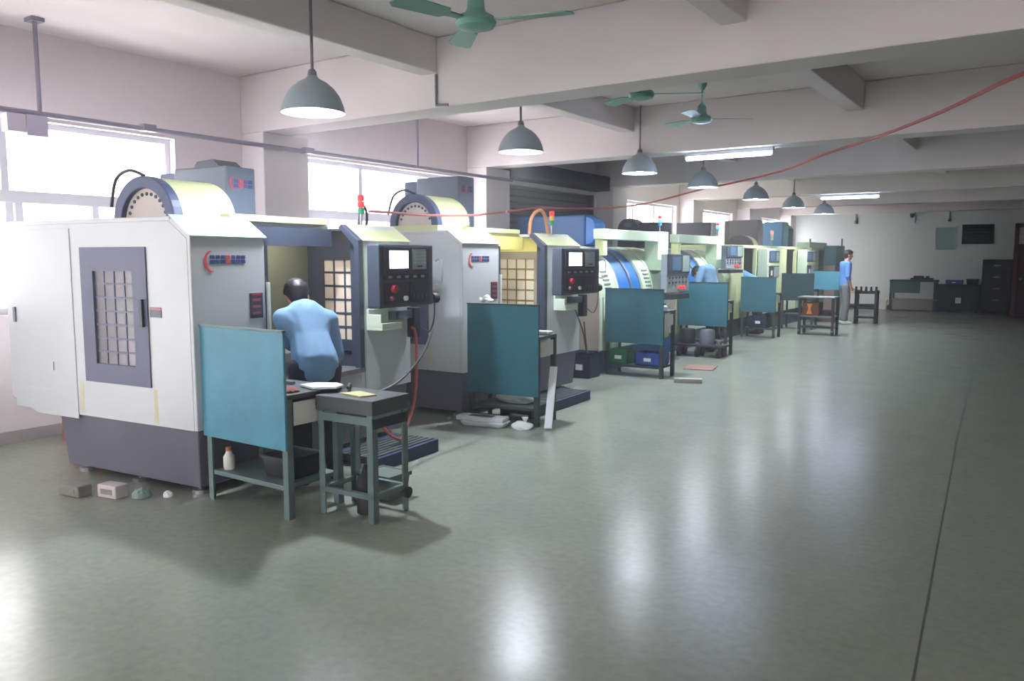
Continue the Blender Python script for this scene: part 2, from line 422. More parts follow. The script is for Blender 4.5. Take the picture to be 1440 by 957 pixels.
# ------------------------------------------------------------------ rail along the windows
t = thing('window_rail', 'long grey pipe rail hung across the tops of the windows', 'rail', (0, 0, 0))
MB().cyl((-6.80, -3.0, 2.69), (-6.80, 9.98, 2.69), 0.022, n=10).build('pipe', M_RAIL, t)
for y in (-0.9, 3.28, 7.85):
    MB().cyl((-6.80, y, 2.70), (-6.80, y, CZ), 0.018, n=8).build('hanger_rod', M_RAIL, t)
    MB().box(-6.86, -6.74, y - 0.05, y + 0.05, CZ - 0.03, CZ).build('ceiling_plate', M_RAIL, t)
for y in (4.2, 6.05): MB().box(-6.84, -6.76, y - 0.06, y + 0.06, 2.67, 2.73).build('clamp', M_RAIL, t)
t = thing('junction_box', 'small pale box hanging under the window rail near the left edge', 'box', (-6.80, 3.17, 2.505))
MB().box(-0.05, 0.05, -0.16, -0.02, 0.02, 0.16).build('cover', mat('box_lilac', (206, 196, 214), 0.5), t, bevel=0.005)
MB().box(-0.05, 0.06, -0.02, 0.14, 0.0, 0.163).build('body', mat('box_lilac_dark', (188, 180, 206), 0.5), t, bevel=0.005)
tag(MB().tube([(-4.53, 5.485, 3.12), (-4.53, 5.485, 2.95), (-4.53, 5.485, 2.86), (-4.40, 5.485, 2.85)], 0.012, smooth=0).build('conduit_pipe', M_ROD),
    'thin grey conduit bent down the beam face below the beam crossing', 'pipe')

# ------------------------------------------------------------------ lamps
def pendant(first, x, y, zr, ordn):
    if first is None:
        t = thing('pendant_lamp', '', 'lamp')
        MB().lathe([(0.03, 0.26), (0.05, 0.235), (0.10, 0.21), (0.15, 0.168), (0.19, 0.112), (0.214, 0.05), (0.226, 0.0),
                    (0.220, 0.0), (0.208, 0.05), (0.184, 0.112), (0.145, 0.163), (0.095, 0.203), (0.0, 0.21)]).build('shade', [M_SHADE], t, smooth=True)
        MB().lathe([(0.0, 0.30), (0.02, 0.30), (0.03, 0.285), (0.035, 0.24), (0.0, 0.24)], n=14).build('socket', M_ROD, t, smooth=True)
        MB().cyl((0, 0, 0.29), (0, 0, CZ - zr), 0.011, n=8).build('rod', M_ROD, t)
        MB().lathe([(0, -0.0), (0.04, 0.015), (0.055, 0.05), (0.045, 0.1), (0.025, 0.15), (0.02, 0.2), (0, 0.2)], n=16).build('bulb', M_BULB, t, smooth=True)
        MB().lathe([(0.206, 0.045), (0.182, 0.110), (0.143, 0.160), (0.093, 0.200), (0.03, 0.206), (0.03, 0.203), (0.09, 0.196), (0.14, 0.156), (0.178, 0.106), (0.201, 0.045)]).build('reflector', M_SHADEIN, t, smooth=True)
    else:
        t = copy_tree(first)
    t.location = (x, y, zr)
    t['label'] = ordn; t['group'] = 'dome lamps hanging over the machine row'
    l = bpy.data.lights.new('lamp_light', 'SPOT'); l.energy = LAMP_W * 4.5; l.spot_size = R(165); l.spot_blend = 1.0
    l.color = (0.88, 0.93, 1.0); l.shadow_soft_size = 0.08
    lo = bpy.data.objects.new('lamp_light', l); COL.objects.link(lo); lo.location = (x, y, zr - 0.02)
    return t
L = [(3.99, 2.565, 'large grey dome lamp nearest the camera, over the first white machine'),
     (6.64, 2.575, 'grey dome lamp hanging over the second white machine'),
     (9.33, 2.60, 'third dome lamp along the row, hung under the beam corner'),
     (11.5, 2.58, 'dark dome lamp below the long lit tube'),
     (14.0, 2.55, 'fifth dome lamp along the row, past the red cable'),
     (16.4, 2.53, 'sixth dome lamp along the row, left of the far lit tube'),
     (18.9, 2.52, 'last and smallest dome lamp in the row, under the far tube')]
p0 = None
for y, zr, lb in L:
    o = pendant(p0, -4.42, y, zr, lb)
    if p0 is None: p0 = o
# fluorescent tubes under the beams
def tube_lamp(x0, x1, y, lb):
    t = thing('tube_lamp', lb, 'lamp', ((x0 + x1) / 2, y, BEAM_Z), 0, 'tube lamps under the beams')
    h = (x1 - x0) / 2
    MB().box(-h - 0.02, h + 0.02, -0.03, 0.03, -0.05, 0.0).build('batten', M_WHITE, t, bevel=0.004)
    MB().cyl((-h, 0, -0.075), (h, 0, -0.075), 0.021, n=12).build('tube', M_TUBE, t)
    for s in (-1, 1): MB().box(s * h - 0.015, s * h + 0.015, -0.015, 0.015, -0.1, -0.05).build('end_holder', M_WHITE, t)
tube_lamp(-3.9, -2.85, 9.58, 'long lit tube lamp under the beam, above the dome lamps')
tube_lamp(-4.15, -3.05, 17.48, 'far lit tube lamp near the end of the hall')

# ------------------------------------------------------------------ fans
def fan(x, y, zh, ang, lb, src=None):
    if src is None:
        t = thing('ceiling_fan', lb, 'fan')
        MB().lathe([(0, -0.05), (0.05, -0.05), (0.1, -0.035), (0.115, -0.01), (0.1, 0.02), (0.06, 0.04), (0.05, 0.06), (0.045, 0.13), (0.02, 0.16), (0, 0.16)], n=24).build('motor', M_FAN, t, smooth=True)
        for k in range(3):
            a = R(120 * k)
            b = MB()
            pts = [(0.1, -0.02), (0.2, -0.025), (0.22, -0.055), (0.51, -0.07), (0.54, -0.045), (0.54, 0.045), (0.51, 0.07), (0.22, 0.055), (0.2, 0.025), (0.1, 0.02)]
            b.prism(pts, -0.004, 0.004, 'z')
            bmesh.ops.rotate(b.bm, verts=b.bm.verts[:], cent=(0, 0, 0), matrix=Matrix.Rotation(R(9), 3, 'X'))
            bmesh.ops.rotate(b.bm, verts=b.bm.verts[:], cent=(0, 0, 0), matrix=Matrix.Rotation(a, 3, 'Z'))
            b.build('blade', M_FAN, t)
    else:
        t = copy_tree(src); t['label'] = lb
        for c in list(t.children):
            if c.name.startswith(('rod', 'canopy')): bpy.data.objects.remove(c)
    MB().cyl((0, 0, 0.15), (0, 0, CZ - zh - 0.02), 0.011, n=8).build('rod', M_FAN, t)
    MB().lathe([(0, CZ - zh), (0.05, CZ - zh), (0.05, CZ - zh - 0.04), (0.02, CZ - zh - 0.09), (0, CZ - zh - 0.09)], n=16).build('canopy', M_FAN, t, smooth=True)
    t.location = (x, y, zh); t.rotation_euler = (0, 0, R(ang)); t['group'] = 'teal ceiling fans'
    return t
f1 = fan(-2.72, 3.64, 2.84, 18, 'teal ceiling fan at the top edge, nearest the camera')
fan(-3.1, 6.56, 2.97, 30, 'teal ceiling fan close behind the wide beam', f1)
fan(-3.28, 8.45, 3.04, 35, 'teal ceiling fan on a long visible rod', f1)
fan(-4.0, 18.6, 3.0, 20, 'tiny far ceiling fan above the far tube lamp', f1)

# ------------------------------------------------------------------ red air line strung across the hall
tag(MB().tube([(0.4, 5.9, 2.82), (-0.26, 6.34, 2.75), (-0.85, 7.5, 2.74), (-1.48, 8.49, 2.72), (-2.3, 9.7, 2.72), (-3.07, 10.79, 2.68), (-4.0, 11.5, 2.62), (-4.70, 11.97, 2.58), (-5.3, 11.6, 2.4), (-5.65, 10.97, 2.3), (-5.9, 10.2, 2.26), (-5.95, 9.4, 2.23), (-6.05, 8.75, 2.15)], 0.014).build('air_line', M_HOSE),
    'long red air hose strung across the hall under the beams', 'hose')
tag(MB().tube([(-6.05, 8.70, 2.14), (-5.5, 7.6, 2.06), (-5.08, 6.75, 1.99), (-4.98, 5.9, 1.95), (-4.95, 5.3, 1.95), (-4.86, 4.98, 1.94)], 0.012).build('air_line', M_HOSE),
    'red air hose drooping between the tops of the two white machines', 'hose')

# ------------------------------------------------------------------ machine pieces
def grid_window(parent, name, y, x0, x1, z0, z1, nx, nz, fw, bar, fm, pm, depth=0.03, face=-1, gx=None, gz=None, gm=None):
    """a framed window in a y = const wall: border frame, bars and single panes. gx/gz: clear opening"""
    gx = gx or (x0 + fw, x1 - fw); gz = gz or (z0 + fw, z1 - fw)
    f = MB()
    yy = (y - depth, y) if face < 0 else (y, y + depth)
    f.box(x0, gx[0], *yy, z0, z1); f.box(gx[1], x1, *yy, z0, z1)
    f.box(gx[0], gx[1], *yy, z0, gz[0]); f.box(gx[0], gx[1], *yy, gz[1], z1)
    fo = f.build(name, fm, parent)
    cw = (gx[1] - gx[0] - bar * (nx - 1)) / nx; ch = (gz[1] - gz[0] - bar * (nz - 1)) / nz
    b = MB()
    ym = ((yy[0] + yy[1]) / 2 - 0.008, (yy[0] + yy[1]) / 2 + 0.008)
    for i in range(1, nx): xx = gx[0] + i * (cw + bar); b.box(xx - bar, xx, *ym, gz[0], gz[1])
    for j in range(1, nz):
        zz = gz[0] + j * (ch + bar)
        for i in range(nx):
            xx = gx[0] + i * (cw + bar); b.box(xx, xx + cw, *ym, zz - bar, zz)
    b.build('glazing_bars', gm or fm, fo)
    src = None
    yc = (yy[0] + yy[1]) / 2
    for i in range(nx):
        for j in range(nz):
            l = (gx[0] + i * (cw + bar), yc, gz[0] + j * (ch + bar))
            if src is None:
                src = MB().box(0, cw, -0.003, 0.003, 0, ch).build('pane', pm, fo); src.location = l
            else: share('pane', src, fo, l)
    return fo
def letters(parent, name, face, u0, u1, v0, v1, n, mats, pattern):
    """a band of blocky letter strokes, one mesh. face: function (u, v) -> box extents"""
    b = MB()
    w = (u1 - u0) / n
    rnd = random.Random(3)
    for i in range(n):
        b.mi = pattern[i % len(pattern)]
        a, c = u0 + i * w + w * 0.08, u0 + (i + 1) * w - w * 0.08
        h = (v1 - v0)
        b.box(*face(a, c, v0, v0 + h * (0.42 if i % 2 else 0.46)))
        b.box(*face(a + (c - a) * (0.12 if i % 3 else 0.0), c, v0 + h * 0.54, v1))
    return b.build(name, mats, parent)
def swoosh(parent, name, m, cx, cz, rx, rz, x, th=0.35):
    """a crescent C on a face x = const, its middle at (y=cx, z=cz)"""
    out, inn = [], []
    for i in range(15):
        a = R(75 + i * (300 - 75) / 14)
        k = math.sin(math.pi * i / 14)
        out.append((cx + rx * math.cos(a), cz + rz * math.sin(a)))
        inn.append((cx + rx * (1 - th * k) * math.cos(a) + rx * 0.02, cz + rz * (1 - th * k) * math.sin(a)))
    return MB().prism(out + inn[::-1], x, x + 0.003, 'x').build(name, m, parent)
def signal_tower(parent, x, y, z, h, lit=None, mats=None):
    t = MB().cyl((x, y, z), (x, y, z + h * 0.4), 0.012, n=8).build('signal_tower', M_STEEL, parent)
    ms = mats or [M_SIGG, M_SIGY, M_SIGR]
    for i, m in enumerate(ms):
        MB().cyl((x, y, z + h * 0.4 + i * h * 0.2), (x, y, z + h * 0.4 + (i + 0.92) * h * 0.2), 0.028, n=12).build('signal_light', m, t)
    return t
def control_panel(parent, x, y, z, w, h, style='dark', yaw=0, screen=None):
    """a control box whose front faces local +x; (x,y,z) is the lower near front corner. children of the machine's control_panel part"""
    M0, M1 = (M_PANEL, M_PANELD) if style == 'dark' else (M_GREENCREAM, M_KEYP)
    o = MB().box(-0.12, 0, 0, w, 0, h).build('control_panel', M0, parent, bevel=0.012)
    o.location = (x, y, z); o.rotation_euler = (0, 0, R(yaw))
    sc = screen or M_SCREEN
    bz = M_PANELD
    MB().box(0.0, 0.012, w * 0.08, w * 0.9, h * 0.56, h * 0.96).build('screen_bezel', bz, o, bevel=0.004)
    MB().box(0.012, 0.016, w * 0.16, w * 0.49, h * 0.62, h * 0.90).build('screen', sc, o)
    MB().box(0.012, 0.018, w * 0.57, w * 0.83, h * 0.60, h * 0.93).build('keypad', M_KEYP, o)
    kb = MB()
    for i in range(5):
        for j in range(4):
            kb.box(0.018, 0.022, w * (0.59 + 0.046 * i), w * (0.625 + 0.046 * i), h * (0.69 + 0.055 * j), h * (0.73 + 0.055 * j))
    kb.build('key', M_FRAMEW if style == 'dark' else M_PANELD, o)['kind'] = 'stuff'
    MB().box(0.018, 0.022, w * 0.66, w * 0.75, h * 0.635, h * 0.66).build('keypad_slot', M_PANELD, o)
    MB().box(0.0, 0.008, w * 0.08, w * 0.9, h * 0.44, h * 0.53).build('function_key_strip', M1, o)
    for i in range(5):
        MB().box(0.008, 0.014, w * (0.14 + 0.15 * i), w * (0.20 + 0.15 * i), h * 0.465, h * 0.505).build('soft_key', M_KEYP if style == 'dark' else M_PANELD, o)
    MB().box(0.0, 0.008, w * 0.08, w * 0.5, h * 0.06, h * 0.40).build('operator_plate', M1 if style == 'dark' else M_KEYP, o)
    MB().box(0.0, 0.008, w * 0.53, w * 0.9, h * 0.06, h * 0.40).build('operator_plate', M1 if style == 'dark' else M_KEYP, o)
    MB().cyl((0.008, w * 0.22, h * 0.30), (0.04, w * 0.22, h * 0.30), 0.03, n=14).build('stop_button', M_KNOBR, o)
    MB().cyl((0.008, w * 0.18, h * 0.15), (0.03, w * 0.18, h * 0.15), 0.018, n=12).build('knob', mat('knob_mauve', (150, 96, 110), 0.5), o)
    MB().cyl((0.008, w * 0.43, h * 0.14), (0.03, w * 0.43, h * 0.14), 0.02, n=12).build('knob', M_PAPER, o)
    for i in range(4):
        MB().box(0.008, 0.014, w * (0.57 + 0.08 * i), w * (0.62 + 0.08 * i), h * 0.12, h * 0.2).build('push_button', M_PANEL if style == 'dark' else M_PANELD, o)
    return o

# ------------------------------------------------------------------ type A: white machining centre
def machine_white(loc, rz, label, dz, second):
    t = thing('machining_centre', label, 'machine', loc, rz, 'machining centres along the window wall')
    W, C, OR, D = 2.32, 0.615, (1.56 if second else 1.68), 1.95
    ZB, ZF, ZR, CH = 0.45, 1.685, 1.81, 0.16
    M_INS = M_YELLOW if second else M_NAVY
    MB().taper(-1.46, -0.02, 0.02, W - 0.03, 0.06, ZB, 0.03, 0.03).build('base', M_PURPLE, t, bevel=0.01)
    for x in (-1.35, -0.75, -0.15):
        for y in (0.14, W - 0.2):
            MB().cyl((x, y, 0), (x, y, 0.025), 0.06, n=14).cyl((x, y, 0.025), (x, y, 0.07), 0.02, n=10).build('levelling_foot', M_STEEL, t)
    prof = [(-0.03, ZB), (0, ZB), (0, ZF), (-CH, ZR), (-CH - 0.03, ZR - 0.03), (-0.03, ZF - 0.02)]
    # near side wall with its window opening
    s = MB()
    wx0, wx1, wz0, wz1 = -1.09, -0.415, 0.70, 1.62
    s.box(-D, wx0, 0, 0.035, ZB, ZR - 0.03); s.box(wx1, -0.03, 0, 0.035, ZB, ZF - 0.02)
    s.box(wx0, wx1, 0, 0.035, ZB, wz0); s.box(wx0, wx1, 0, 0.035, wz1, ZR - 0.03)
    s.prism([(wx1, ZF - 0.02), (-0.03, ZF - 0.02), (-CH - 0.03, ZR - 0.03), (wx1, ZR - 0.03)], 0, 0.035, 'y')
    s.build('side_panel', M_WHITE, t)
    grid_window(t, 'side_window', 0.03, wx0, wx1, wz0, wz1, 4, 7, 0.08, 0.014, mat('window_frame_slate', (98, 102, 128), 0.5), P_SIDE, depth=0.04, gx=(wx0 + 0.13, wx1 - 0.14), gz=(wz0 + 0.13, wz1 - 0.16))
    MB().box(wx1 - 0.06, wx1 - 0.03, -0.03, -0.008, 1.1, 1.28).build('window_handle', M_NAVY, t)
    # far side wall
    s = MB()
    gx0, gx1 = (-1.02, -0.36) if second else (-0.80, -0.16)
    gz0, gz1 = 0.74, 1.62
    y0, y1 = 2.0, 2.035
    s.box(-1.5, gx0, y0, y1, ZB, ZR - 0.03); s.box(gx1, -0.03, y0, y1, ZB, ZF - 0.02)
    s.box(gx0, gx1, y0, y1, ZB, gz0); s.box(gx0, gx1, y0, y1, gz1, ZR - 0.03)
    s.prism([(gx1, ZF - 0.02), (-0.03, ZF - 0.02), (-CH - 0.03, ZR - 0.03), (gx1, ZR - 0.03)], y0, y1, 'y')
    s.build('inner_side_panel', M_INS, t)
    if second:
        grid_window(t, 'inner_window', y0 + 0.01, gx0, gx1, gz0, gz1, 4, 6, 0.08, 0.016, mat('frame_taupe', (150, 142, 126), 0.5), P_BEIGE2, depth=0.03, gx=(-0.93, -0.43), gz=(0.80, 1.53), gm=M_BRONZE)
    else:
        grid_window(t, 'inner_window', y0 + 0.01, gx0, gx1, gz0, gz1, 4, 6, 0.08, 0.018, M_NAVY, P_BEIGE, depth=0.03, gx=(-0.68, -0.22), gz=(0.84, 1.53))
    s = MB().box(-D, -0.03, W - 0.035, W, ZB, ZF - 0.02).box(-D, -CH - 0.03, W - 0.035, W, ZF - 0.02, ZR - 0.03)
    s.build('far_side_panel', M_WHITE, t)
    # front columns
    MB().prism(prof, 0, C, 'y').build('front_column', M_WHITE, t, bevel=0.006)
    MB().prism(prof, OR, W, 'y').build('front_column', M_WHITE, t, bevel=0.006)
    MB().prism([(0.004, ZF - 0.005), (-CH - 0.01, ZR + 0.004), (-CH - 0.02, ZR + 0.012), (0.014, ZF + 0.002)], -0.01, C + 0.015, 'y').build('chamfer_cover', mat('chamfer_mint', (206, 226, 212), 0.42), t)
    MB().prism([(0.004, ZF - 0.005), (-CH - 0.01, ZR + 0.004), (-CH - 0.02, ZR + 0.012), (0.008, ZF + 0.002)], OR, W + 0.01, 'y').build('chamfer_cover', M_CREAM, t)
    MB().box(-0.03, 0, C, OR, ZB, 0.62).build('front_apron', M_WHITE, t, bevel=0.006)
    MB().box(-0.22, 0.01, C, OR, 0.62, 0.66).build('door_sill', M_STEEL, t)
    # dark returns of the opening
    ret = [(-0.42, 0.62), (-0.03, 0.62), (-0.03, ZF - 0.02), (-CH - 0.03, ZR - 0.04), (-0.42, ZR - 0.04)]
    MB().prism(ret, C - 0.03, C, 'y').build('opening_return', M_NAVY, t)
    MB().prism([(-0.13, 0.62), (-0.03, 0.62), (-0.03, ZF - 0.02), (-0.13, ZF + 0.05)], OR, OR + 0.03, 'y').build('opening_return', M_NAVY, t)
    MB().prism([(0.006, 0.62), (0.006, ZF + 0.004), (-CH - 0.01, ZR + 0.012), (-CH - 0.04, ZR - 0.02), (-0.05, ZF - 0.04), (-0.05, 0.62)], OR - 0.06, OR - 0.002, 'y').build('door_frame', M_NAVY, t, bevel=0.006)
    MB().box(-0.03, -0.004, C, C + 0.035, 0.62, ZF - 0.02).build('door_edge', M_NAVY, t)
    MB().box(0.0, 0.02, C + 0.005, C + 0.03, 1.02, 1.38).build('door_handle', M_PALE, t, bevel=0.004)
    # roof
    r = MB()
    r.box(-D, -CH - 0.02, 0, C, ZR - 0.03, ZR); r.box(-D, -CH - 0.02, OR, W, ZR - 0.03, ZR); r.box(-D, -0.36, C, OR, ZR - 0.03, ZR)
    r.build('roof', M_WHITE, t, bevel=0.005)
    MB().box(-0.42, -0.32, C, OR - 0.05, ZR, ZR + 0.05).build('door_rail', M_CREAM, t, bevel=0.008)
    MB().box(-0.36, -0.32, C, OR, 1.64, ZR - 0.03).build('door_header', M_NAVY if not second else M_YELLOW, t)
    # interior
    bxk = -1.4 if second else -0.88
    MB().box(bxk - 0.05, bxk, 0.05, 2.0, 0.6, ZR - 0.04).build('inner_back_panel', M_OLIVE if not second else M_YELLOW, t)
    MB().box(-1.4, -0.05, 0.05, 2.0, 0.5, 0.6).build('chip_tray', M_DARKIN, t)
    MB().box(-0.85, -0.3, 0.75, 1.7, 0.74, 0.82).box(-0.8, -0.4, 0.9, 1.4, 0.6, 0.74).build('work_table', M_STEEL, t, bevel=0.01)
    MB().box(bxk, bxk + 0.3, 0.75, 1.2, 1.42, 1.77).cyl((bxk + 0.17, 0.98, 1.42), (bxk + 0.17, 0.98, 1.3), 0.09, 0.06, n=18).build('spindle_head', M_DARKIN, t, bevel=0.01)
    lp = MB().box(-0.62, -0.5, 1.2, 1.7, ZR - 0.06, ZR - 0.035).build('work_or_added_lamp', emat('work_lamp_glow' if second else 'added_lamp_dim', (255, 246, 232), 14.0 if second else 10.0), t)  # in the first machine this lamp is added to brighten its panes
    # tool magazine: ring, disc, half-round cover
    zc = 1.80 + dz; rr = 0.325
    cx = -0.90
    arc = [R(a) for a in range(0, 181, 9)]
    outer = [(cx + rr * math.cos(a), zc + rr * math.sin(a)) for a in arc]; inner = [(cx + rr * 0.74 * math.cos(a), zc + rr * 0.74 * math.sin(a)) for a in reversed(arc)]
    ring = MB().prism(outer + inner, 0.36, 0.44, 'y').build('magazine_ring', M_RING, t, bevel=0.006)
    MB().prism([(cx + rr * 0.76 * math.cos(a), zc + rr * 0.76 * math.sin(a)) for a in arc], 0.40, 0.43, 'y').build('magazine_disc', M_DISC, t)
    hl = MB()
    for a in range(20, 165, 14):
        hx, hz = cx + rr * 0.62 * math.cos(R(a)), zc + rr * 0.62 * math.sin(R(a))
        hl.cyl((hx, 0.394, hz), (hx, 0.40, hz), 0.013, n=8)
    hl.build('tool_pocket', M_HEADDARK, t)
    rc = rr * 0.98
    outer = [(cx + rc * math.cos(a), zc + rc * math.sin(a)) for a in arc]
    MB().prism(outer, 0.44, 0.92, 'y').build('magazine_cover', M_CREAM, t, bevel=0.004)
    if dz > 0: MB().box(cx - rr, cx + rr, 0.36, 0.92, ZR, zc).build('magazine_plinth', M_CREAM, t)
    MB().tube([(cx + 0.02, 0.37, zc + rr), (cx - 0.1, 0.34, zc + rr + 0.04), (cx - 0.25, 0.34, zc + rr - 0.02), (cx - 0.34, 0.36, zc + 0.12)], 0.012).build('magazine_hose', M_CORD, t)
    # head cover
    zt = 2.27 if not second else 2.45
    hx0, hx1, hy0, hy1 = -1.47, -0.87, 1.1, 1.40
    MB().box(hx0, hx1, hy0, hy1, ZR, zt).build('head_cover', M_HEADBOX, t, bevel=0.012)
    MB().box(hx0 - 0.2, hx0, hy0 + 0.02, hy1, ZR, zt - 0.03).build('head_rear_cover', M_RING, t, bevel=0.01)
    if not second: MB().prism([(hx0 + 0.2, zt), (hx0 + 0.24, zt + 0.05), (hx0 + 0.42, zt + 0.06), (hx0 + 0.5, zt)], hy0 + 0.03, hy1 - 0.03, 'y').build('head_cap', M_DARKIN, t)
    swoosh(t, 'head_emblem', M_LOGORED, hy0 + 0.07, zt - 0.13, 0.045, 0.05, hx1)
    letters(t, 'head_lettering', lambda a, b, c, d: (hx1, hx1 + 0.003, a, b, c, d), hy0 + 0.07, hy1 - 0.03, zt - 0.165, zt - 0.10, 4, [mat('logo_violet', (96, 84, 142), 0.5), M_LOGORED, M_LOGOBLUE], [0, 1, 0, 2])
    # front emblem and lettering band
    swoosh(t, 'emblem', M_LOGORED, 0.155, 1.525, 0.055, 0.068, 0.0)
    letters(t, 'lettering', lambda a, b, c, d: (0.0, 0.003, a, b, c, d), 0.145, 0.445, 1.512, 1.565, 7, [M_LOGOBLUE, M_LOGORED], [0, 0, 0, 1, 0, 0, 0])
    # labels
    MB().box(0.0, 0.004, 0.47, 0.585, 1.14, 1.31).build('warning_label', M_LABEL, t)
    lb = MB(); lb.mi = 0
    for zz in (1.165, 1.21, 1.255): lb.box(0.004, 0.006, 0.49, 0.565, zz, zz + 0.018)
    lb.build('label_print', mat('label_print_red', (150, 80, 84), 0.5), t)
    MB().box(0.0, 0.005, 0.485, 0.57, 1.295, 1.305).build('label_red_band', M_RED, t)
    MB().box(-0.40, -0.29, -0.004, 0.0, 1.165, 1.215).build('side_label', mat('label_grey', (112, 112, 122), 0.5), t)
    MB().box(-0.40, -0.29, -0.004, 0.0, 1.217, 1.232).build('side_label_band', mat('label_pink', (176, 120, 128), 0.5), t)
    for xx in (-0.40, -1.17):
        MB().box(xx, xx + 0.035, -0.0008, 0.0, 0.47, 0.69).build('rust_streak', mat('streak_straw', (202, 196, 164), 0.6, noise=0.05, scale=20), t)
    # rear electrical cabinet
    MB().prism([(-1.98, 0.52), (-1.68, 0.42), (-1.2, 0.42), (-1.2, ZR - 0.06), (-1.98, ZR - 0.06)], -0.006, 0.0, 'y').build('cabinet_door', M_WHITE, t, bevel=0.005)
    MB().box(-1.90, -1.87, -0.018, -0.006, 1.08, 1.19).build('cabinet_handle', M_HEADBOX, t, bevel=0.004)
    MB().box(-1.475, -1.45, -0.014, -0.006, 0.75, 0.81).build('cabinet_latch', M_ALU, t)
    MB().box(-1.84, -1.46, -0.008, -0.006, 0.60, 0.61).build('cabinet_seam', M_ALU, t)
    MB().prism([(-1.98, 0.52), (-1.7, 0.42), (-1.2, 0.42), (-1.2, ZR - 0.06), (-1.98, ZR - 0.06)], 0.04, W - 0.1, 'y').build('rear_cabinet', M_WHITE, t)
    # control panel on the far column, tray, air gun holder, handwheel
    MB().box(-0.0, 0.18, 1.76, 2.2, 1.2, 1.6).build('panel_mount', M_GREENCREAM, t)
    if second: control_panel(t, 0.30, 1.36, 1.145, 0.88, 0.51, 'dark', 0)
    else: control_panel(t, 0.30, 1.50, 1.155, 0.74, 0.50, 'dark', 0)
    q = -0.02 if second else 0.0
    tray = MB().box(0.0, 0.16, 1.71, 1.98, 0.96, 0.985).box(0.0, 0.02, 1.71, 1.98, 0.985, 1.13).box(0.145, 0.16, 1.71, 1.98, 0.985, 1.02).box(0.02, 0.145, 1.71, 1.73, 0.985, 1.09)
    tray.build('tool_tray', mat('tray_mint', (206, 220, 200), 0.45), t, bevel=0.004)
    MB().box(0.0, 0.08, 2.0, 2.24, 1.03, 1.10).build('panel_bracket', M_DARKIN, t)
    MB().box(0.0, 0.004, 1.99, 2.26, 0.985, 1.0).build('ledge_strip', M_ALU, t)
    MB().box(0.0, 0.004, 2.12, 2.24, 1.02, 1.03).build('red_tag', M_RED, t)
    MB().box(0.02, 0.10, 2.24, 2.33, 0.86, 1.12).build('pulse_box', M_PANELD, t, bevel=0.006)
    hw = MB().cyl((0.22, 2.33, 1.20), (0.22, 2.40, 1.20), 0.045, n=16).build('handwheel', M_BLACK, t)
    MB().tube([(0.22, 2.38, 1.16), (0.20, 2.39, 1.0), (0.16, 2.37, 0.9), (0.1, 2.33, 0.95)], 0.006).build('coil_cord', M_CORD, t)
    MB().tube([(0.30, 2.27 if not second else 2.24, 1.52), (0.34, 2.31, 1.53), (0.34, 2.31, 1.33), (0.30, 2.27 if not second else 2.24, 1.32)], 0.008, smooth=2).build('panel_handle', M_ALU, t)
    if second: signal_tower(t, -0.14, 1.9, ZR, 0.27)
    else:
        signal_tower(t, -0.25, 1.98, ZR, 0.27, mats=[M_SIGG, M_SIGR, M_SIGR])
        MB().tube([(-0.3, 2.02, ZR), (-0.32, 2.05, ZR + 0.12), (-0.36, 2.15, ZR + 0.19), (-0.42, 2.27, ZR + 0.12), (-0.44, 2.28, ZR)], 0.012).build('roof_hose', M_CORD, t)
        MB().tube([(-0.34, 2.04, ZR), (-0.36, 2.1, ZR + 0.09), (-0.42, 2.2, ZR + 0.13), (-0.5, 2.28, ZR + 0.06), (-0.5, 2.28, ZR)], 0.012).build('roof_hose', M_HOSE, t)
    if second:
        MB().tube([(-0.22, 1.55, ZR), (-0.22, 1.57, ZR + 0.14), (-0.22, 1.66, ZR + 0.24), (-0.22, 1.8, ZR + 0.27), (-0.22, 1.9, ZR + 0.18), (-0.22, 1.95, ZR)], 0.02).build('cable_arch', M_ORANGE, t)
    return t
m1 = machine_white((-4.46, 3.0, 0), 6, 'nearest white machining centre with purple grey base and smoked side window', 0.0, False)
m2 = machine_white((-4.65, 5.99, 0), 1, 'second white machining centre with yellow interior and straw coloured window panes', 0.08, True)

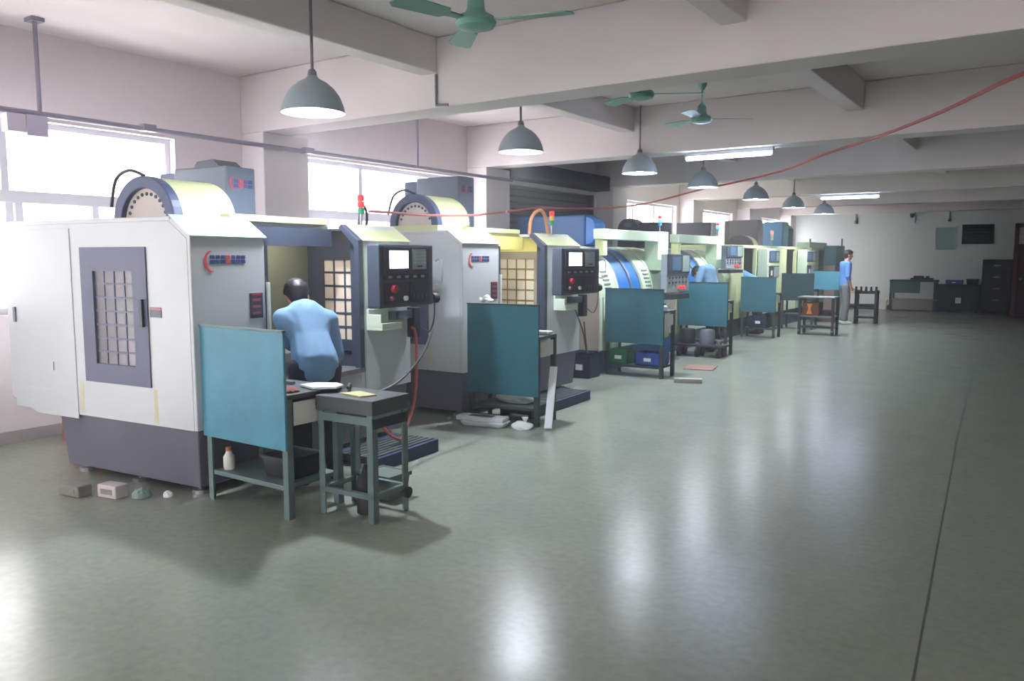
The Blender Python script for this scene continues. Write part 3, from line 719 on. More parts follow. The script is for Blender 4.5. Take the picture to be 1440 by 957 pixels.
# ------------------------------------------------------------------ type B: cream machines with curved blue doors
def machine_curved(x, y0, label, blue_head, sy, lower=0.0):
    t = thing('machining_centre', label, 'machine', (x, y0, 0), 0, 'machining centres along the window wall')
    t.scale = (1.04, sy, 1)
    W = 2.2
    fr = [(0, 0.32), (0, 1.0), (-0.03, 1.18), (-0.09, 1.34), (-0.18, 1.48), (-0.3, 1.60), (-0.44, 1.68), (-0.6, 1.71)]
    def shell(off, th=0.03):
        o = [(x + off, z + off * 0.5) for x, z in fr]
        i = [(x + off - th, z + off * 0.5 - th * 0.7) for x, z in fr]
        return o + i[::-1]
    MB().box(-1.7, -0.06, 0.03, W - 0.03, 0.0, 0.32).build('base', M_BLUED, t, bevel=0.01)
    back = [(-0.6, 1.71), (-1.8, 1.71), (-1.8, 0.32)] 
    full = fr + back
    MB().prism(full, 0, 0.04, 'y').build('side_panel', mat('side_warm_grey', (176, 168, 156), 0.5), t)
    MB().prism(full, W - 0.04, W, 'y').build('far_side_panel', M_GREENCREAM, t)
    MB().prism([(-0.6, 1.71), (-1.8, 1.71), (-1.8, 1.68), (-0.6, 1.67)], 0.04, W - 0.04, 'y').build('roof', M_GREENCREAM, t)
    MB().box(-1.8, -1.77, 0.04, W - 0.04, 0.32, 1.68).build('rear_panel', M_GREENCREAM, t)
    MB().prism(shell(0), 0.04, 0.52, 'y').build('front_column', M_GREENCREAM, t, smooth=True)
    MB().prism(shell(0.012, 0.04), 0.5, 0.56, 'y').build('column_edge', mat('edge_mint', (196, 222, 196), 0.4), t, smooth=True)
    for a, b in ((0.58, 0.98), (1.06, 1.3)):
        MB().prism(shell(-0.03), a, b, 'y').build('sliding_door', M_BLUE, t, smooth=True)
    MB().prism(shell(-0.012, 0.04), 0.99, 1.02, 'y').build('door_handle', M_STEEL, t, smooth=True)
    MB().prism(shell(-0.08), 0.96, 1.10, 'y').build('door_gap', M_NAVY, t, smooth=True)
    MB().prism(shell(0), 1.32, W - 0.04, 'y').build('front_column', M_GREENCREAM, t, smooth=True)
    MB().prism(shell(0.012, 0.04), 1.62, 1.68, 'y').build('column_edge', mat('edge_mint', (196, 222, 196), 0.4), t, smooth=True)
    MB().box(-0.03, 0.0, 0.52, 1.32, 0.32, 0.75).build('front_apron', M_GREENCREAM, t)
    lv = MB().box(0, 0.012, 0, 0.16, 0, 0.025).build('louver', mat('louver_grey', (140, 150, 132), 0.5), t)
    first = True
    for yy in (0.2, 1.42):
        for k in range(7):
            zz = 1.02 + k * 0.055
            xx = 0.0
            for (xa, za), (xb, zb) in zip(fr, fr[1:]):
                if za <= zz <= zb: xx = xa + (xb - xa) * (zz - za) / (zb - za)
            if first: lv.location = (xx - 0.004, yy, zz); first = False
            else: share('louver', lv, t, (xx - 0.004, yy, zz))
    # gantry carrying the control panel
    MB().box(-0.16, 0.0, 0.12, 2.06, 1.79, 1.93).build('gantry_beam', M_GREENCREAM, t, bevel=0.01)
    MB().box(-0.14, -0.02, 0.14, 0.24, 1.58, 1.79).build('gantry_post', M_CREAM, t)
    MB().box(-0.21, 0.008, 1.75, 2.1, 1.45, 1.938).build('gantry_post', M_GREENCREAM, t, bevel=0.01)
    MB().box(-0.16, 0.21, 1.7, 2.1, 1.36, 1.52).build('panel_arm', M_GREENCREAM, t)
    signal_tower(t, -0.08, 1.98, 1.93, 0.26, mats=[M_SIGB, M_SIGGON, M_SIGR] if not blue_head else [M_SIGB, M_SIGGON, M_SIGR])
    o = MB().box(-0.09, 0, 0, 0.80, 0.0, 0.56).build('control_panel', M_KEYP, t, bevel=0.01)
    o.location = (0.30, 1.40, 1.04 + lower + (0.14 if lower else 0)); o.scale = (1, 1, 0.74 if lower else 1)
    MB().box(0, 0.012, 0.0, 0.80, 0.28, 0.56).build('screen_bezel', M_PANEL, o, bevel=0.004)
    MB().box(0.012, 0.016, 0.16, 0.46, 0.32, 0.52).build('screen', M_SCREEND, o)
    MB().box(0.012, 0.016, 0.52, 0.76, 0.30, 0.54).build('keypad', mat('keypad_mint', (150, 170, 160), 0.5), o)
    ks = MB().box(0, 0.01, 0, 0.05, 0, 0.03).build('push_button', M_PANEL, o); ks.location = (0.0, 0.06, 0.2)
    for k in range(1, 12): share('push_button', ks, o, (0.0, 0.06 + 0.12 * (k % 6), 0.2 - 0.07 * (k // 6)))
    for k in range(3): MB().cyl((0, 0.42 + 0.09 * k, 0.07), (0.03, 0.42 + 0.09 * k, 0.07), 0.022, n=10).build('indicator', M_SIGR, o)
    MB().box(-0.16, 0.05, 0.05, 0.7, -0.1, -0.02).build('panel_shelf', M_PANELD, o, bevel=0.005)
    # head cover
    if blue_head:
        MB().box(-1.75, -0.62, 0.72, 1.05, 1.71, 2.16).build('head_cover', M_BLUED, t, bevel=0.02)
        pts = [(-0.62, 1.73), (-0.52, 1.75), (-0.47, 1.82), (-0.47, 2.03), (-0.52, 2.1), (-0.62, 2.14)]
        MB().prism(pts, 0.74, 1.03, 'y').build('head_cap', M_BLUE, t, bevel=0.01)
    else:
        MB().box(-1.02, -0.58, 0.80, 1.15, 1.71, 2.17).build('head_cover', M_HEADDARK, t, bevel=0.01)
        pts = [(-1.05 - 0.19 + 0.19 * math.cos(R(a)), 2.06 + 0.19 * math.sin(R(a))) for a in range(0, 181, 15)] + [(-1.43, 1.71), (-1.05, 1.71)]
        MB().prism(pts, 0.80, 1.1, 'y').build('magazine_cover', M_HEADDARK, t, bevel=0.008)
        MB().box(-1.3, -1.18, 0.794, 0.80, 2.1, 2.16).build('magazine_window', M_SCREEND, t)
    return t
m3 = machine_curved(-4.98, 9.34, 'cream machining centre with bright blue curved doors and blue head cover', True, 1.055)
m4 = machine_curved(-5.15, 12.27, 'cream machining centre with curved blue doors and dark arched head cover', False, 1.08, 0.17)

# ------------------------------------------------------------------ type C: cream box machines at the far end
def machine_box(x, y0, label, head, sy, W=2.5):
    t = thing('machining_centre', label, 'machine', (x, y0, 0), 0, 'machining centres along the window wall')
    t.scale = (1.04, sy, 1)
    ZT = 1.80
    MB().box(-1.7, -0.06, 0.03, W - 0.03, 0.0, 0.35).build('base', M_DARKSTEEL, t, bevel=0.01)
    MB().box(-1.8, -0.03, 0, 0.04, 0.35, ZT - 0.06).build('side_panel', M_GREENCREAM, t)
    MB().box(-1.8, -0.03, W - 0.04, W, 0.35, ZT - 0.06).build('far_side_panel', M_GREENCREAM, t)
    MB().box(-1.8, -1.76, 0.04, W - 0.04, 0.35, ZT - 0.06).build('rear_panel', M_OLIVE, t)
    MB().box(-1.8, 0.0, 0, W, ZT - 0.06, ZT).build('roof', M_CREAM, t, bevel=0.008)
    MB().box(-0.05, 0.0, 0.0, 0.75, 0.35, ZT - 0.06).build('front_column', M_CREAM, t, bevel=0.006)
    MB().box(-0.05, 0.0, 1.55, W, 0.35, ZT - 0.06).build('front_column', M_GREENCREAM, t, bevel=0.006)
    MB().box(-0.06, 0.02, 1.48, 1.6, 0.35, ZT - 0.06).build('door_post', M_CREAM, t, bevel=0.006)
    MB().box(-0.05, 0.0, 0.75, 1.48, 0.35, 0.75).build('front_apron', M_GREENCREAM, t)
    MB().box(-1.3, -0.85, 0.7, 1.5, 0.75, 0.82).build('work_table', M_STEEL, t)
    MB().box(-1.4, -0.9, 0.9, 1.3, 1.2, 1.7).build('spindle_head', M_OLIVE, t)
    MB().box(-0.12, -0.09, 0.5, 0.85, 0.76, 1.72).build('sliding_door', M_OLIVE, t)
    MB().box(-0.09, -0.085, 0.7, 0.82, 1.05, 1.55).build('door_window', P_BEIGE2, t)
    MB().box(0.0, 0.03, 1.6, W - 0.1, 1.1, ZT - 0.1).build('panel_mount', M_CREAM, t)
    if head != 'blue':
        o = MB().box(-0.2, 0, 0, 0.86, 0.0, 0.62).build('control_panel', M_GREENCREAM, t, bevel=0.01)
        o.location = (0.24, 1.5, 1.12)
        MB().box(0, 0.012, 0.08, 0.80, 0.33, 0.57).build('screen_bezel', M_PANEL, o)
        MB().box(0.012, 0.016, 0.16, 0.48, 0.36, 0.54).build('screen', M_SCREEND, o)
        MB().box(0.012, 0.016, 0.56, 0.76, 0.36, 0.54).build('keypad', M_KEYP, o)
        MB().box(0, 0.02, 0.04, 0.84, 0.26, 0.31).build('panel_ledge', M_CREAM, o)
        MB().box(0, 0.012, 0.10, 0.42, 0.03, 0.24).build('operator_plate', M_PANELD, o)
        MB().box(0.012, 0.018, 0.20, 0.30, 0.06, 0.16).build('override_dial', M_PALE, o)
        MB().box(0, 0.012, 0.46, 0.80, 0.03, 0.24).build('operator_plate', M_KEYP, o)
    if head == 'black':
        MB().box(-1.33, -0.64, 0.6, 1.0, ZT, 2.26).build('head_cover', M_HEADDARK, t, bevel=0.01)
        MB().box(-0.63, -0.58, 0.62, 0.95, ZT, 2.24).build('head_side_cover', M_KEYP, t)
    elif head == 'grey':
        MB().box(-1.27, -0.62, 0.65, 1.0, ZT, 2.42).build('head_cover', M_HEADGREY, t, bevel=0.01)
        MB().box(-1.40, -1.28, 0.68, 1.0, ZT, 2.41).build('head_rear_cover', mat('head_brown', (92, 84, 82), 0.5), t, bevel=0.01)
        arc = [R(a) for a in range(0, 181, 12)]
        cx, zc, rr = -0.86, 1.75, 0.30
        MB().prism([(cx + rr * math.cos(a), ZT + rr * 0.85 * math.sin(a)) for a in arc], 0.10, 0.2, 'y').build('magazine_ring', M_HEADDARK, t)
        MB().prism([(cx + rr * math.cos(a), ZT + rr * 0.85 * math.sin(a)) for a in arc], 0.2, 0.5, 'y').build('magazine_cover', M_CREAM, t)
    elif head == 'blue':
        MB().box(-1.28, -0.80, 0.4, 0.9, ZT, 2.47).build('head_cover', mat('head_teal_blue', (40, 112, 158), 0.42), t, bevel=0.02)
        MB().prism([(-0.80, ZT), (-0.67, ZT + 0.02), (-0.67, 2.3), (-0.80, 2.42)], 0.42, 0.88, 'y').build('head_cap', M_TEALD, t)
        MB().box(-1.42, -1.29, 0.4, 0.8, ZT, 2.45).build('head_rear_cover', M_HEADBOX, t)
    return t
m5 = machine_box(-5.2, 15.1, 'cream box machining centre with black head cover, bent worker in front', 'black', 1.0)
m6 = machine_box(-5.15, 17.95, 'cream box machining centre with grey head cover and arched magazine', 'grey', 1.0)
signal_tower(m6, -0.3, 0.62, 1.80, 0.36, mats=[M_PALE, M_PALE, M_SIGRON])
m7 = machine_box(-5.1, 20.7, 'farthest cream machining centre with blue head cover', 'blue', 1.0)
t = m7
MB().cyl((-0.4, 1.5, 1.8), (-0.4, 1.5, 2.05), 0.02, n=8).build('roof_post', M_DARKSTEEL, t)
MB().box(-0.4, -0.1, 0.2, 2.0, 1.8, 1.94).build('roof_box', mat('edge_mint', (196, 222, 196), 0.4), t)
# small teal cabinet past the last machine
t = thing('control_cabinet', 'teal control cabinet behind the standing worker, past the last cream machine', 'cabinet', (-4.78, 21.85, 0))
MB().box(-0.26, 0.0, 0.0, 0.9, 0.0, 1.35).build('pedestal', mat('pedestal_pink', (204, 186, 176), 0.5), t, bevel=0.01)
MB().box(-0.28, 0.02, 0.0, 0.95, 1.35, 1.86).build('body', mat('cabinet_teal', (112, 164, 168), 0.45), t, bevel=0.01)
MB().box(0.02, 0.03, 0.08, 0.88, 1.42, 1.80).build('door', mat('cabinet_teal_door', (130, 176, 178), 0.45), t)
MB().cyl((-0.05, 0.9, 1.86), (-0.05, 0.9, 2.05), 0.02, n=8).build('post', M_DARKSTEEL, t)

# ------------------------------------------------------------------ workbenches with teal back panels
def workbench(xa, xb, y, label, zt, zp0, depth=0.42, teal=None, legm=None, rz=0, shelf_z=0.17, top_z=0.72):
    cx = (xa + xb) / 2; w = (xb - xa) / 2
    t = thing('workbench', label, 'workbench', (cx, y, 0), rz, 'workbenches with teal back panels')
    legm = legm or M_LEG; teal = teal or M_TEAL
    lg = MB().box(0, 0.045, 0, 0.006, 0, zp0 + 0.0).box(0, 0.006, 0.006, 0.045, 0, zp0).build('leg', legm, t); lg.location = (-w, 0.02, 0)
    for sx, yy, zz in ((1, 0.02, top_z), (1, depth, top_z), (-1, depth, top_z)):
        b = MB()
        if sx > 0: b.box(-0.045, 0, 0, 0.006, 0, zz).box(-0.006, 0, 0.006, 0.045, 0, zz)
        else: b.box(0, 0.045, 0, 0.006, 0, zz).box(0, 0.006, 0.006, 0.045, 0, zz)
        o = b.build('leg', legm, t); o.location = (sx * w, yy if yy < 0.1 else yy - 0.045, 0)
    MB().box(-w - 0.01, w + 0.01, 0.0, 0.018, zp0, zt).build('back_panel', teal, t, bevel=0.004)
    MB().box(-w - 0.012, w + 0.012, -0.006, 0.02, zt, zt + 0.012).build('panel_rim', legm, t)
    MB().box(-w - 0.004, w + 0.004, 0.03, depth, top_z, top_z + 0.03).build('table_top', M_TOP, t, bevel=0.004)
    MB().box(-w + 0.05, w - 0.05, 0.025, depth - 0.01, shelf_z, shelf_z + 0.03).build('shelf', legm, t, bevel=0.003)
    MB().box(w - 0.012, w - 0.006, 0.08, depth - 0.06, top_z - 0.16, top_z - 0.02).build('side_apron', M_PALE, t)
    return t
b1 = workbench(-4.45, -3.68, 3.04, 'nearest workbench with bright teal back panel beside the first machine', 1.12, 0.42, 0.46)
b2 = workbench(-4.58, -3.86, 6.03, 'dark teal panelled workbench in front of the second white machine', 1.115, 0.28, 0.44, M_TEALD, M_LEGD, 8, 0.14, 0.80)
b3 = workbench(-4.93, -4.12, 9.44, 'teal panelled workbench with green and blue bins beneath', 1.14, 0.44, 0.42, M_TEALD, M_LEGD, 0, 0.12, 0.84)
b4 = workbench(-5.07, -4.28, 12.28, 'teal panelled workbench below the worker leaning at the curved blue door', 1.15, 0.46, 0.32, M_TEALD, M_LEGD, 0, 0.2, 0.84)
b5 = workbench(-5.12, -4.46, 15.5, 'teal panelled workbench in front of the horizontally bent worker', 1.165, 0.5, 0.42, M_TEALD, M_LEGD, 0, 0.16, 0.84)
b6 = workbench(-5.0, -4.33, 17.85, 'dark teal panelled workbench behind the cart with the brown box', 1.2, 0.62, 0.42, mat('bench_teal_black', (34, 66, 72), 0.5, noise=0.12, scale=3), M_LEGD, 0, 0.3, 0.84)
b7 = workbench(-4.86, -4.14, 20.05, 'farthest teal workbench, lighter panel beside the standing worker', 1.23, 0.78, 0.42, M_TEAL, M_LEGD, 0, 0.2, 0.84)

# small stand beside the nearest workbench
t = thing('tool_stand', 'small grey steel stand with papers, right of the nearest workbench', 'stand', (-3.43, 3.28, 0), 3)
hw, dp = 0.215, 0.32
for sx, yy in ((-1, 0), (1, 0), (1, dp), (-1, dp)):
    b = MB()
    sy = 1 if yy == 0 else -1
    b.box(min(0, -sx * 0.045), max(0, -sx * 0.045), 0, sy * 0.006, 0, 0.66).box(min(0, -sx * 0.006), max(0, -sx * 0.006), 0, sy * 0.045, 0, 0.66)
    o = b.build('leg', M_LEG, t); o.location = (sx * hw, yy, 0)
MB().box(-hw - 0.01, hw + 0.01, -0.01, dp + 0.01, 0.64, 0.73).build('table_top', M_TOP, t, bevel=0.005)
MB().box(-hw, hw, -0.004, 0.002, 0.58, 0.63).build('apron', M_LEG, t)
MB().box(hw - 0.004, hw + 0.002, 0, dp, 0.56, 0.62).build('apron', M_LEGD, t)
MB().frame('y', 0, 0, 0, 0, 0, 0, 0) if False else None
MB().box(-hw, hw, 0.0, 0.03, 0.14, 0.17).box(-hw, hw, dp - 0.03, dp, 0.14, 0.17).box(-hw, -hw + 0.03, 0.03, dp - 0.03, 0.14, 0.17).box(hw - 0.03, hw, 0.03, dp - 0.03, 0.14, 0.17).build('shelf_frame', M_LEG, t)
MB().cyl((hw - 0.02, dp - 0.02, 0.12), (hw + 0.02, dp - 0.02, 0.12), 0.035, n=12).build('caster', M_BLACK, t)

def sheet(name, label, cat, pts, z, m, th=0.004, group=None):
    o = MB().prism(pts, z, z + th, 'z').build(name, m)
    return tag(o, label, cat, group)
sheet('paper_sheet', 'white paper sheet spread between the workbench and the stand', 'paper', [(-3.86, 3.32), (-3.70, 3.28), (-3.60, 3.38), (-3.62, 3.46), (-3.72, 3.5), (-3.84, 3.44)], 0.755, M_PAPER, 0.012)
sheet('yellow_note', 'small yellowish paper on the grey steel stand', 'paper', [(-3.55, 3.36), (-3.36, 3.34), (-3.32, 3.44), (-3.5, 3.48)], 0.732, M_YPAPER, 0.006)
t = thing('caliper', 'pale measuring tool lying on the nearest workbench behind its panel', 'tool', (-4.06, 3.34, 0.751))
MB().box(-0.12, 0.1, 0, 0.03, 0, 0.02).build('beam', M_STEEL, t); MB().box(-0.12, -0.02, -0.02, 0.06, 0, 0.05).build('gauge_body', M_PALE, t, bevel=0.006)
t = thing('wiping_rag', 'reddish rag crumpled at the corner of the nearest workbench', 'rag', (-3.78, 3.16, 0.751))
b = MB()
bmesh.ops.create_icosphere(b.bm, subdivisions=3, radius=0.06)
for v in b.bm.verts:
    v.co += Vector((random.uniform(-1, 1), random.uniform(-1, 1), random.uniform(-1, 1))) * 0.006
    v.co.z = max(-0.0, v.co.z * 0.5); v.co.x *= 1.3
b.build('cloth', mat('rag_red', (156, 96, 90), 0.9, noise=0.15, scale=30), t, smooth=True)
t = thing('white_cup', 'pale bottle standing on the lower shelf of the nearest workbench', 'bottle', (-4.33, 3.13, 0.201))
MB().lathe([(0, 0), (0.032, 0), (0.036, 0.02), (0.036, 0.08), (0.02, 0.105), (0.018, 0.12), (0, 0.12)], n=16).build('body', M_PALE, t, smooth=True)
MB().lathe([(0, 0.12), (0.02, 0.12), (0.02, 0.145), (0, 0.145)], n=12).build('cap', M_BROWN, t, smooth=True)
def scrap_box(name, label, cat, loc, sx, sy, sz, m, rz=0, group=None):
    t = thing(name, label, cat, loc, rz, group)
    MB().taper(-sx / 2, sx / 2, -sy / 2, sy / 2, 0, sz, sx * 0.06, sy * 0.06).build('body', m, t, bevel=0.006)
    MB().frame('y', 0, 0, 0, 0, 0, 0, 0) if False else None
    MB().box(-sx / 2 - 0.008, sx / 2 + 0.008, -sy / 2 - 0.008, -sy / 2 + 0.006, sz - 0.02, sz + 0.005).box(-sx / 2 - 0.008, sx / 2 + 0.008, sy / 2 - 0.006, sy / 2 + 0.008, sz - 0.02, sz + 0.005).box(-sx / 2 - 0.008, -sx / 2 + 0.006, -sy / 2, sy / 2, sz - 0.02, sz + 0.005).box(sx / 2 - 0.006, sx / 2 + 0.008, -sy / 2, sy / 2, sz - 0.02, sz + 0.005).build('rim', m, t)
    return t
scrap_box('parts_box', 'dark grey parts box under the nearest workbench shelf end', 'box', (-3.9, 3.28, 0.201), 0.26, 0.26, 0.13, M_PANELD)
scrap_box('parts_box', 'greenish parts box on the floor behind the steel stand', 'box', (-3.55, 3.75, 0.0), 0.24, 0.2, 0.16, mat('box_greygreen', (110, 122, 116), 0.6))
t = thing('oil_can', 'dark can standing inside the lower frame of the steel stand', 'can', (-3.42, 3.44, 0.0))
MB().lathe([(0, 0), (0.06, 0), (0.06, 0.2), (0.03, 0.25), (0.015, 0.3), (0, 0.3)], n=16).build('body', M_BLACK, t, smooth=True)

# step platforms
def step(label, cx, cy, sx, sy, rz, m=M_STEP):
    t = thing('step_platform', label, 'platform', (cx, cy, 0), rz, 'low step platforms in front of the machines')
    for a, b in ((-sx / 2, -sx / 2 + 0.04), (sx / 2 - 0.04, sx / 2)):
        MB().box(a, b, -sy / 2, sy / 2, 0, 0.10).build('side_rail', m, t, bevel=0.004)
    n = 7
    src = None
    for k in range(n):
        l = (-sx / 2 + 0.04 + (sx - 0.08) * k / n, -sy / 2, 0.08)
        if src is None:
            src = MB().box(0, (sx - 0.08) / n - 0.012, 0, sy, 0, 0.02).build('slat', M_STEPTOP, t); src.location = l
        else: share('slat', src, t, l)
    for y in (-sy / 2 + 0.05, sy / 2 - 0.09): MB().box(-sx / 2 + 0.04, sx / 2 - 0.04, y, y + 0.04, 0.03, 0.08).build('cross_bar', m, t)
    return t
step('blue edged step platform on the floor before the nearest white machine', -4.24, 4.50, 0.44, 0.75, 4)
step('dark step platform on the floor before the second white machine', -4.32, 7.0, 0.36, 1.3, 3)

# cables from the nearest control panel
tag(MB().tube([(-4.2, 5.0, 0.95), (-4.12, 4.8, 0.80), (-4.08, 4.55, 0.66), (-4.0, 4.25, 0.60), (-3.92, 4.0, 0.62), (-3.8, 3.72, 0.68), (-3.68, 3.57, 0.748), (-3.56, 3.44, 0.756)], 0.011).build('power_cable', M_CORD),
    'dark cable drooping from the nearest control panel down to the steel stand', 'cable')
tag(MB().tube([(-4.52, 5.12, 0.96), (-4.46, 5.1, 0.9), (-4.42, 5.06, 0.6), (-4.4, 5.0, 0.34), (-4.36, 4.86, 0.17), (-4.28, 4.72, 0.125), (-4.2, 4.6, 0.13), (-4.2, 4.5, 0.18), (-4.24, 4.42, 0.28), (-4.36, 4.36, 0.40), (-4.5, 4.34, 0.52)], 0.012).build('air_hose', M_HOSE),
    'red brown air hose looping below the nearest control panel', 'hose')
tag(MB().tube([(-4.585, 8.02, 0.96), (-4.50, 8.06, 0.7), (-4.48, 8.1, 0.5), (-4.5, 8.18, 0.44), (-4.56, 8.25, 0.52), (-4.6, 8.26, 0.8)], 0.009).build('panel_cord', M_CORD),
    'thin dark cord looping below the second control panel', 'cable')

# small things on the floor
def block(label, x, y, sx, sy, sz, m, rz):
    t = thing('concrete_block', label, 'block', (x, y, 0), rz)
    MB().box(-sx / 2, sx / 2, -sy / 2, sy / 2, 0, sz).build('body', m, t, bevel=0.008)
    MB().box(-sx * 0.3, sx * 0.3, -sy / 2 - 0.004, -sy / 2, sz * 0.3, sz * 0.7).build('recess', M_BRICKP, t)
    return t
block('grey concrete block on the floor at the left foot of the nearest machine', -5.26, 2.62, 0.2, 0.1, 0.075, M_BRICKP, 8)
block('pale block tucked under the edge of the nearest machine base', -5.02, 2.74, 0.17, 0.1, 0.085, mat('pale_block', (196, 188, 188), 0.8), 10)
t = thing('cardboard_carton', 'orange brown cardboard carton behind the nearest machine by the wall', 'carton', (-6.75, 3.55, 0.0), 10)
MB().box(-0.2, 0.3, -0.15, 0.2, 0, 0.3).build('body', M_BROWN, t, bevel=0.005); MB().box(-0.2, 0.3, 0.01, 0.04, 0.3, 0.303).build('tape', M_YPAPER, t)
t = thing('rag_ball', 'small greenish rag lying under the nearest machine base', 'rag', (-4.86, 2.84, 0.0))
b = MB(); bmesh.ops.create_icosphere(b.bm, subdivisions=3, radius=0.06)
for v in b.bm.verts: v.co += Vector((random.uniform(-1, 1), random.uniform(-1, 1), random.uniform(-1, 1))) * 0.008; v.co.z = max(0, v.co.z * 0.9)
b.build('cloth', mat('rag_green', (142, 166, 156), 0.9), t, smooth=True)
t = thing('rag_ball', 'small white rag lying under the nearest machine base near its front', 'rag', (-4.72, 2.94, 0.0))
b = MB(); bmesh.ops.create_icosphere(b.bm, subdivisions=3, radius=0.03)
for v in b.bm.verts: v.co += Vector((random.uniform(-1, 1), random.uniform(-1, 1), random.uniform(-1, 1))) * 0.005; v.co.z = max(0, v.co.z * 1.2)
b.build('cloth', M_PAPER, t, smooth=True)
# white plank, foam tray, sacks round the second bench
t = thing('white_plank', 'white plank leaning against the front of the second workbench', 'plank')
a, c = Vector((-3.735, 6.06, 0.0)), Vector((-3.86, 6.36, 0.52))
MB().box(-0.035, 0.035, -0.012, 0.012, 0, (c - a).length).build('board', M_PAPER, t, bevel=0.003)
t.location = a + Vector((0, 0, 0.012)); t.rotation_euler = (c - a).to_track_quat('Z', 'Y').to_euler()
t = thing('foam_tray', 'white foam tray on the floor before the second workbench', 'tray', (-4.32, 5.90, 0), 10)
MB().taper(-0.22, 0.22, -0.1, 0.1, 0, 0.045, 0.03, 0.02).build('base', M_PAPER, t, bevel=0.01)
MB().box(-0.28, 0.2, -0.06, 0.1, 0.045, 0.085).build('lid', M_PAPER, t, bevel=0.01)
MB().box(-0.16, 0.08, -0.03, 0.05, 0.085, 0.088).build('slot', M_DARKIN, t)
def sack(label, x, y, z, r, sx, m):
    t = thing('plastic_sack', label, 'sack', (x, y, z))
    b = MB(); bmesh.ops.create_icosphere(b.bm, subdivisions=4, radius=r)
    for v in b.bm.verts:
        n = math.sin(v.co.x * 47 + v.co.y * 31) * math.cos(v.co.z * 53 + v.co.x * 17)
        v.co *= 1 + 0.09 * n
        v.co.x *= sx; v.co.z = max(0, v.co.z * 0.6 + r * 0.2)
    b.build('bag', m, t, smooth=True)
    MB().lathe([(0.012, 0), (0.02, 0.02), (0.03, 0.045), (0.0, 0.045)], (r * sx * 0.3, 0, r * 0.72), n=10).build('knot', m, t)
    return t
sack('white plastic sack on the floor right of the foam tray', -3.96, 5.98, 0.0, 0.085, 1.2, M_PAPER)
sack('pale plastic sack on the lower shelf of the second workbench', -4.26, 6.3, 0.171, 0.11, 1.9, mat('sack_pale', (196, 204, 200), 0.5))
t = thing('parts_tray', 'white tray on the table top of the second workbench', 'tray', (-3.99, 6.36, 0.832), 8)
MB().taper(-0.09, 0.09, -0.06, 0.06, 0, 0.03, 0.02, 0.02).build('body', M_PAPER, t); MB().box(-0.07, 0.07, -0.04, 0.04, 0.03, 0.034).build('liner', M_PALE, t)
t = thing('work_gloves', 'pale glove draped over the top edge of the second bench panel', 'glove', (-4.45, 6.08, 1.165))
b = MB(); bmesh.ops.create_icosphere(b.bm, subdivisions=3, radius=0.04)
for v in b.bm.verts: v.co.x *= 1.5; v.co.z *= 0.55; v.co += Vector((0, 0, 0.02 * math.sin(v.co.x * 60)))
b.build('palm', M_PALE, t, smooth=True)
for k in range(4): MB().cyl((0.03 + 0.006 * k, -0.035 + 0.018 * k, 0.0), (0.095 - 0.004 * abs(k - 1), -0.045 + 0.02 * k, -0.02), 0.011, 0.008, n=8).build('finger', M_PALE, t, smooth=True)
# bins below the third bench
def bin_(label, x, y, z, sx, sy, sz, m):
    t = thing('parts_bin', label, 'bin', (x, y, z))
    b = MB().taper(-sx / 2, sx / 2, -sy / 2, sy / 2, 0, 0.02, 0.01, 0.01)
    for c in ((-sx / 2, -sx / 2 + 0.01, -sy / 2, sy / 2), (sx / 2 - 0.01, sx / 2, -sy / 2, sy / 2), (-sx / 2, sx / 2, -sy / 2, -sy / 2 + 0.01), (-sx / 2, sx / 2, sy / 2 - 0.01, sy / 2)):
        b.box(*c, 0.02, sz)
    b.build('body', m, t)
    MB().box(-0.05, 0.05, -sy / 2 - 0.004, -sy / 2, sz * 0.35, sz * 0.6).build('label_card', M_PAPER, t)
    MB().box(-sx / 2 + 0.02, sx / 2 - 0.02, -sy / 2 + 0.02, sy / 2 - 0.02, 0.02, sz * 0.7).build('parts', M_DARKSTEEL, t)
    return t
bin_('green plastic bin on the shelf of the third workbench', -4.76, 9.62, 0.151, 0.28, 0.28, 0.19, M_GREEN)
bin_('blue plastic bin on the shelf of the third workbench, right of the green bin', -4.34, 9.62, 0.151, 0.36, 0.28, 0.17, M_BINB)
bin_('navy bin on the floor between the curved machine and the second machine', -5.05, 9.1, 0.0, 0.3, 0.3, 0.3, M_BINBD)
bin_('navy bin below the bench of the horizontally bent worker', -4.8, 15.7, 0.191, 0.36, 0.28, 0.22, M_BINBD)
t = thing('spray_bottle', 'small white bottle on the right end of the third workbench', 'bottle', (-4.16, 9.6, 0.871))
MB().lathe([(0, 0), (0.03, 0), (0.032, 0.05), (0.015, 0.07), (0, 0.07)], n=12).build('body', M_PAPER, t, smooth=True); MB().cyl((0, 0, 0.07), (0, 0, 0.09), 0.012, n=8).build('cap', M_BLACK, t)
t = thing('parts_tray', 'flat grey carton on the floor by the third workbench', 'tray', (-3.72, 9.42, 0), 20)
MB().box(-0.2, 0.14, -0.08, 0.08, 0, 0.05).build('body', mat('carton_grey', (140, 140, 132), 0.8), t, bevel=0.004); MB().box(-0.2, 0.14, -0.02, 0.0, 0.05, 0.052).build('tape', M_PALE, t)
t = thing('carton_sheet', 'pinkish cardboard sheet lying right of the blue bin', 'sheet', (-4.1, 10.75, 0), 12)
MB().box(-0.2, 0.2, -0.25, 0.25, 0, 0.012).build('body', mat('sheet_pink', (150, 118, 108), 0.85, noise=0.08), t); MB().box(-0.2, 0.2, -0.02, 0.0, 0.012, 0.013).build('fold', M_BROWN, t)
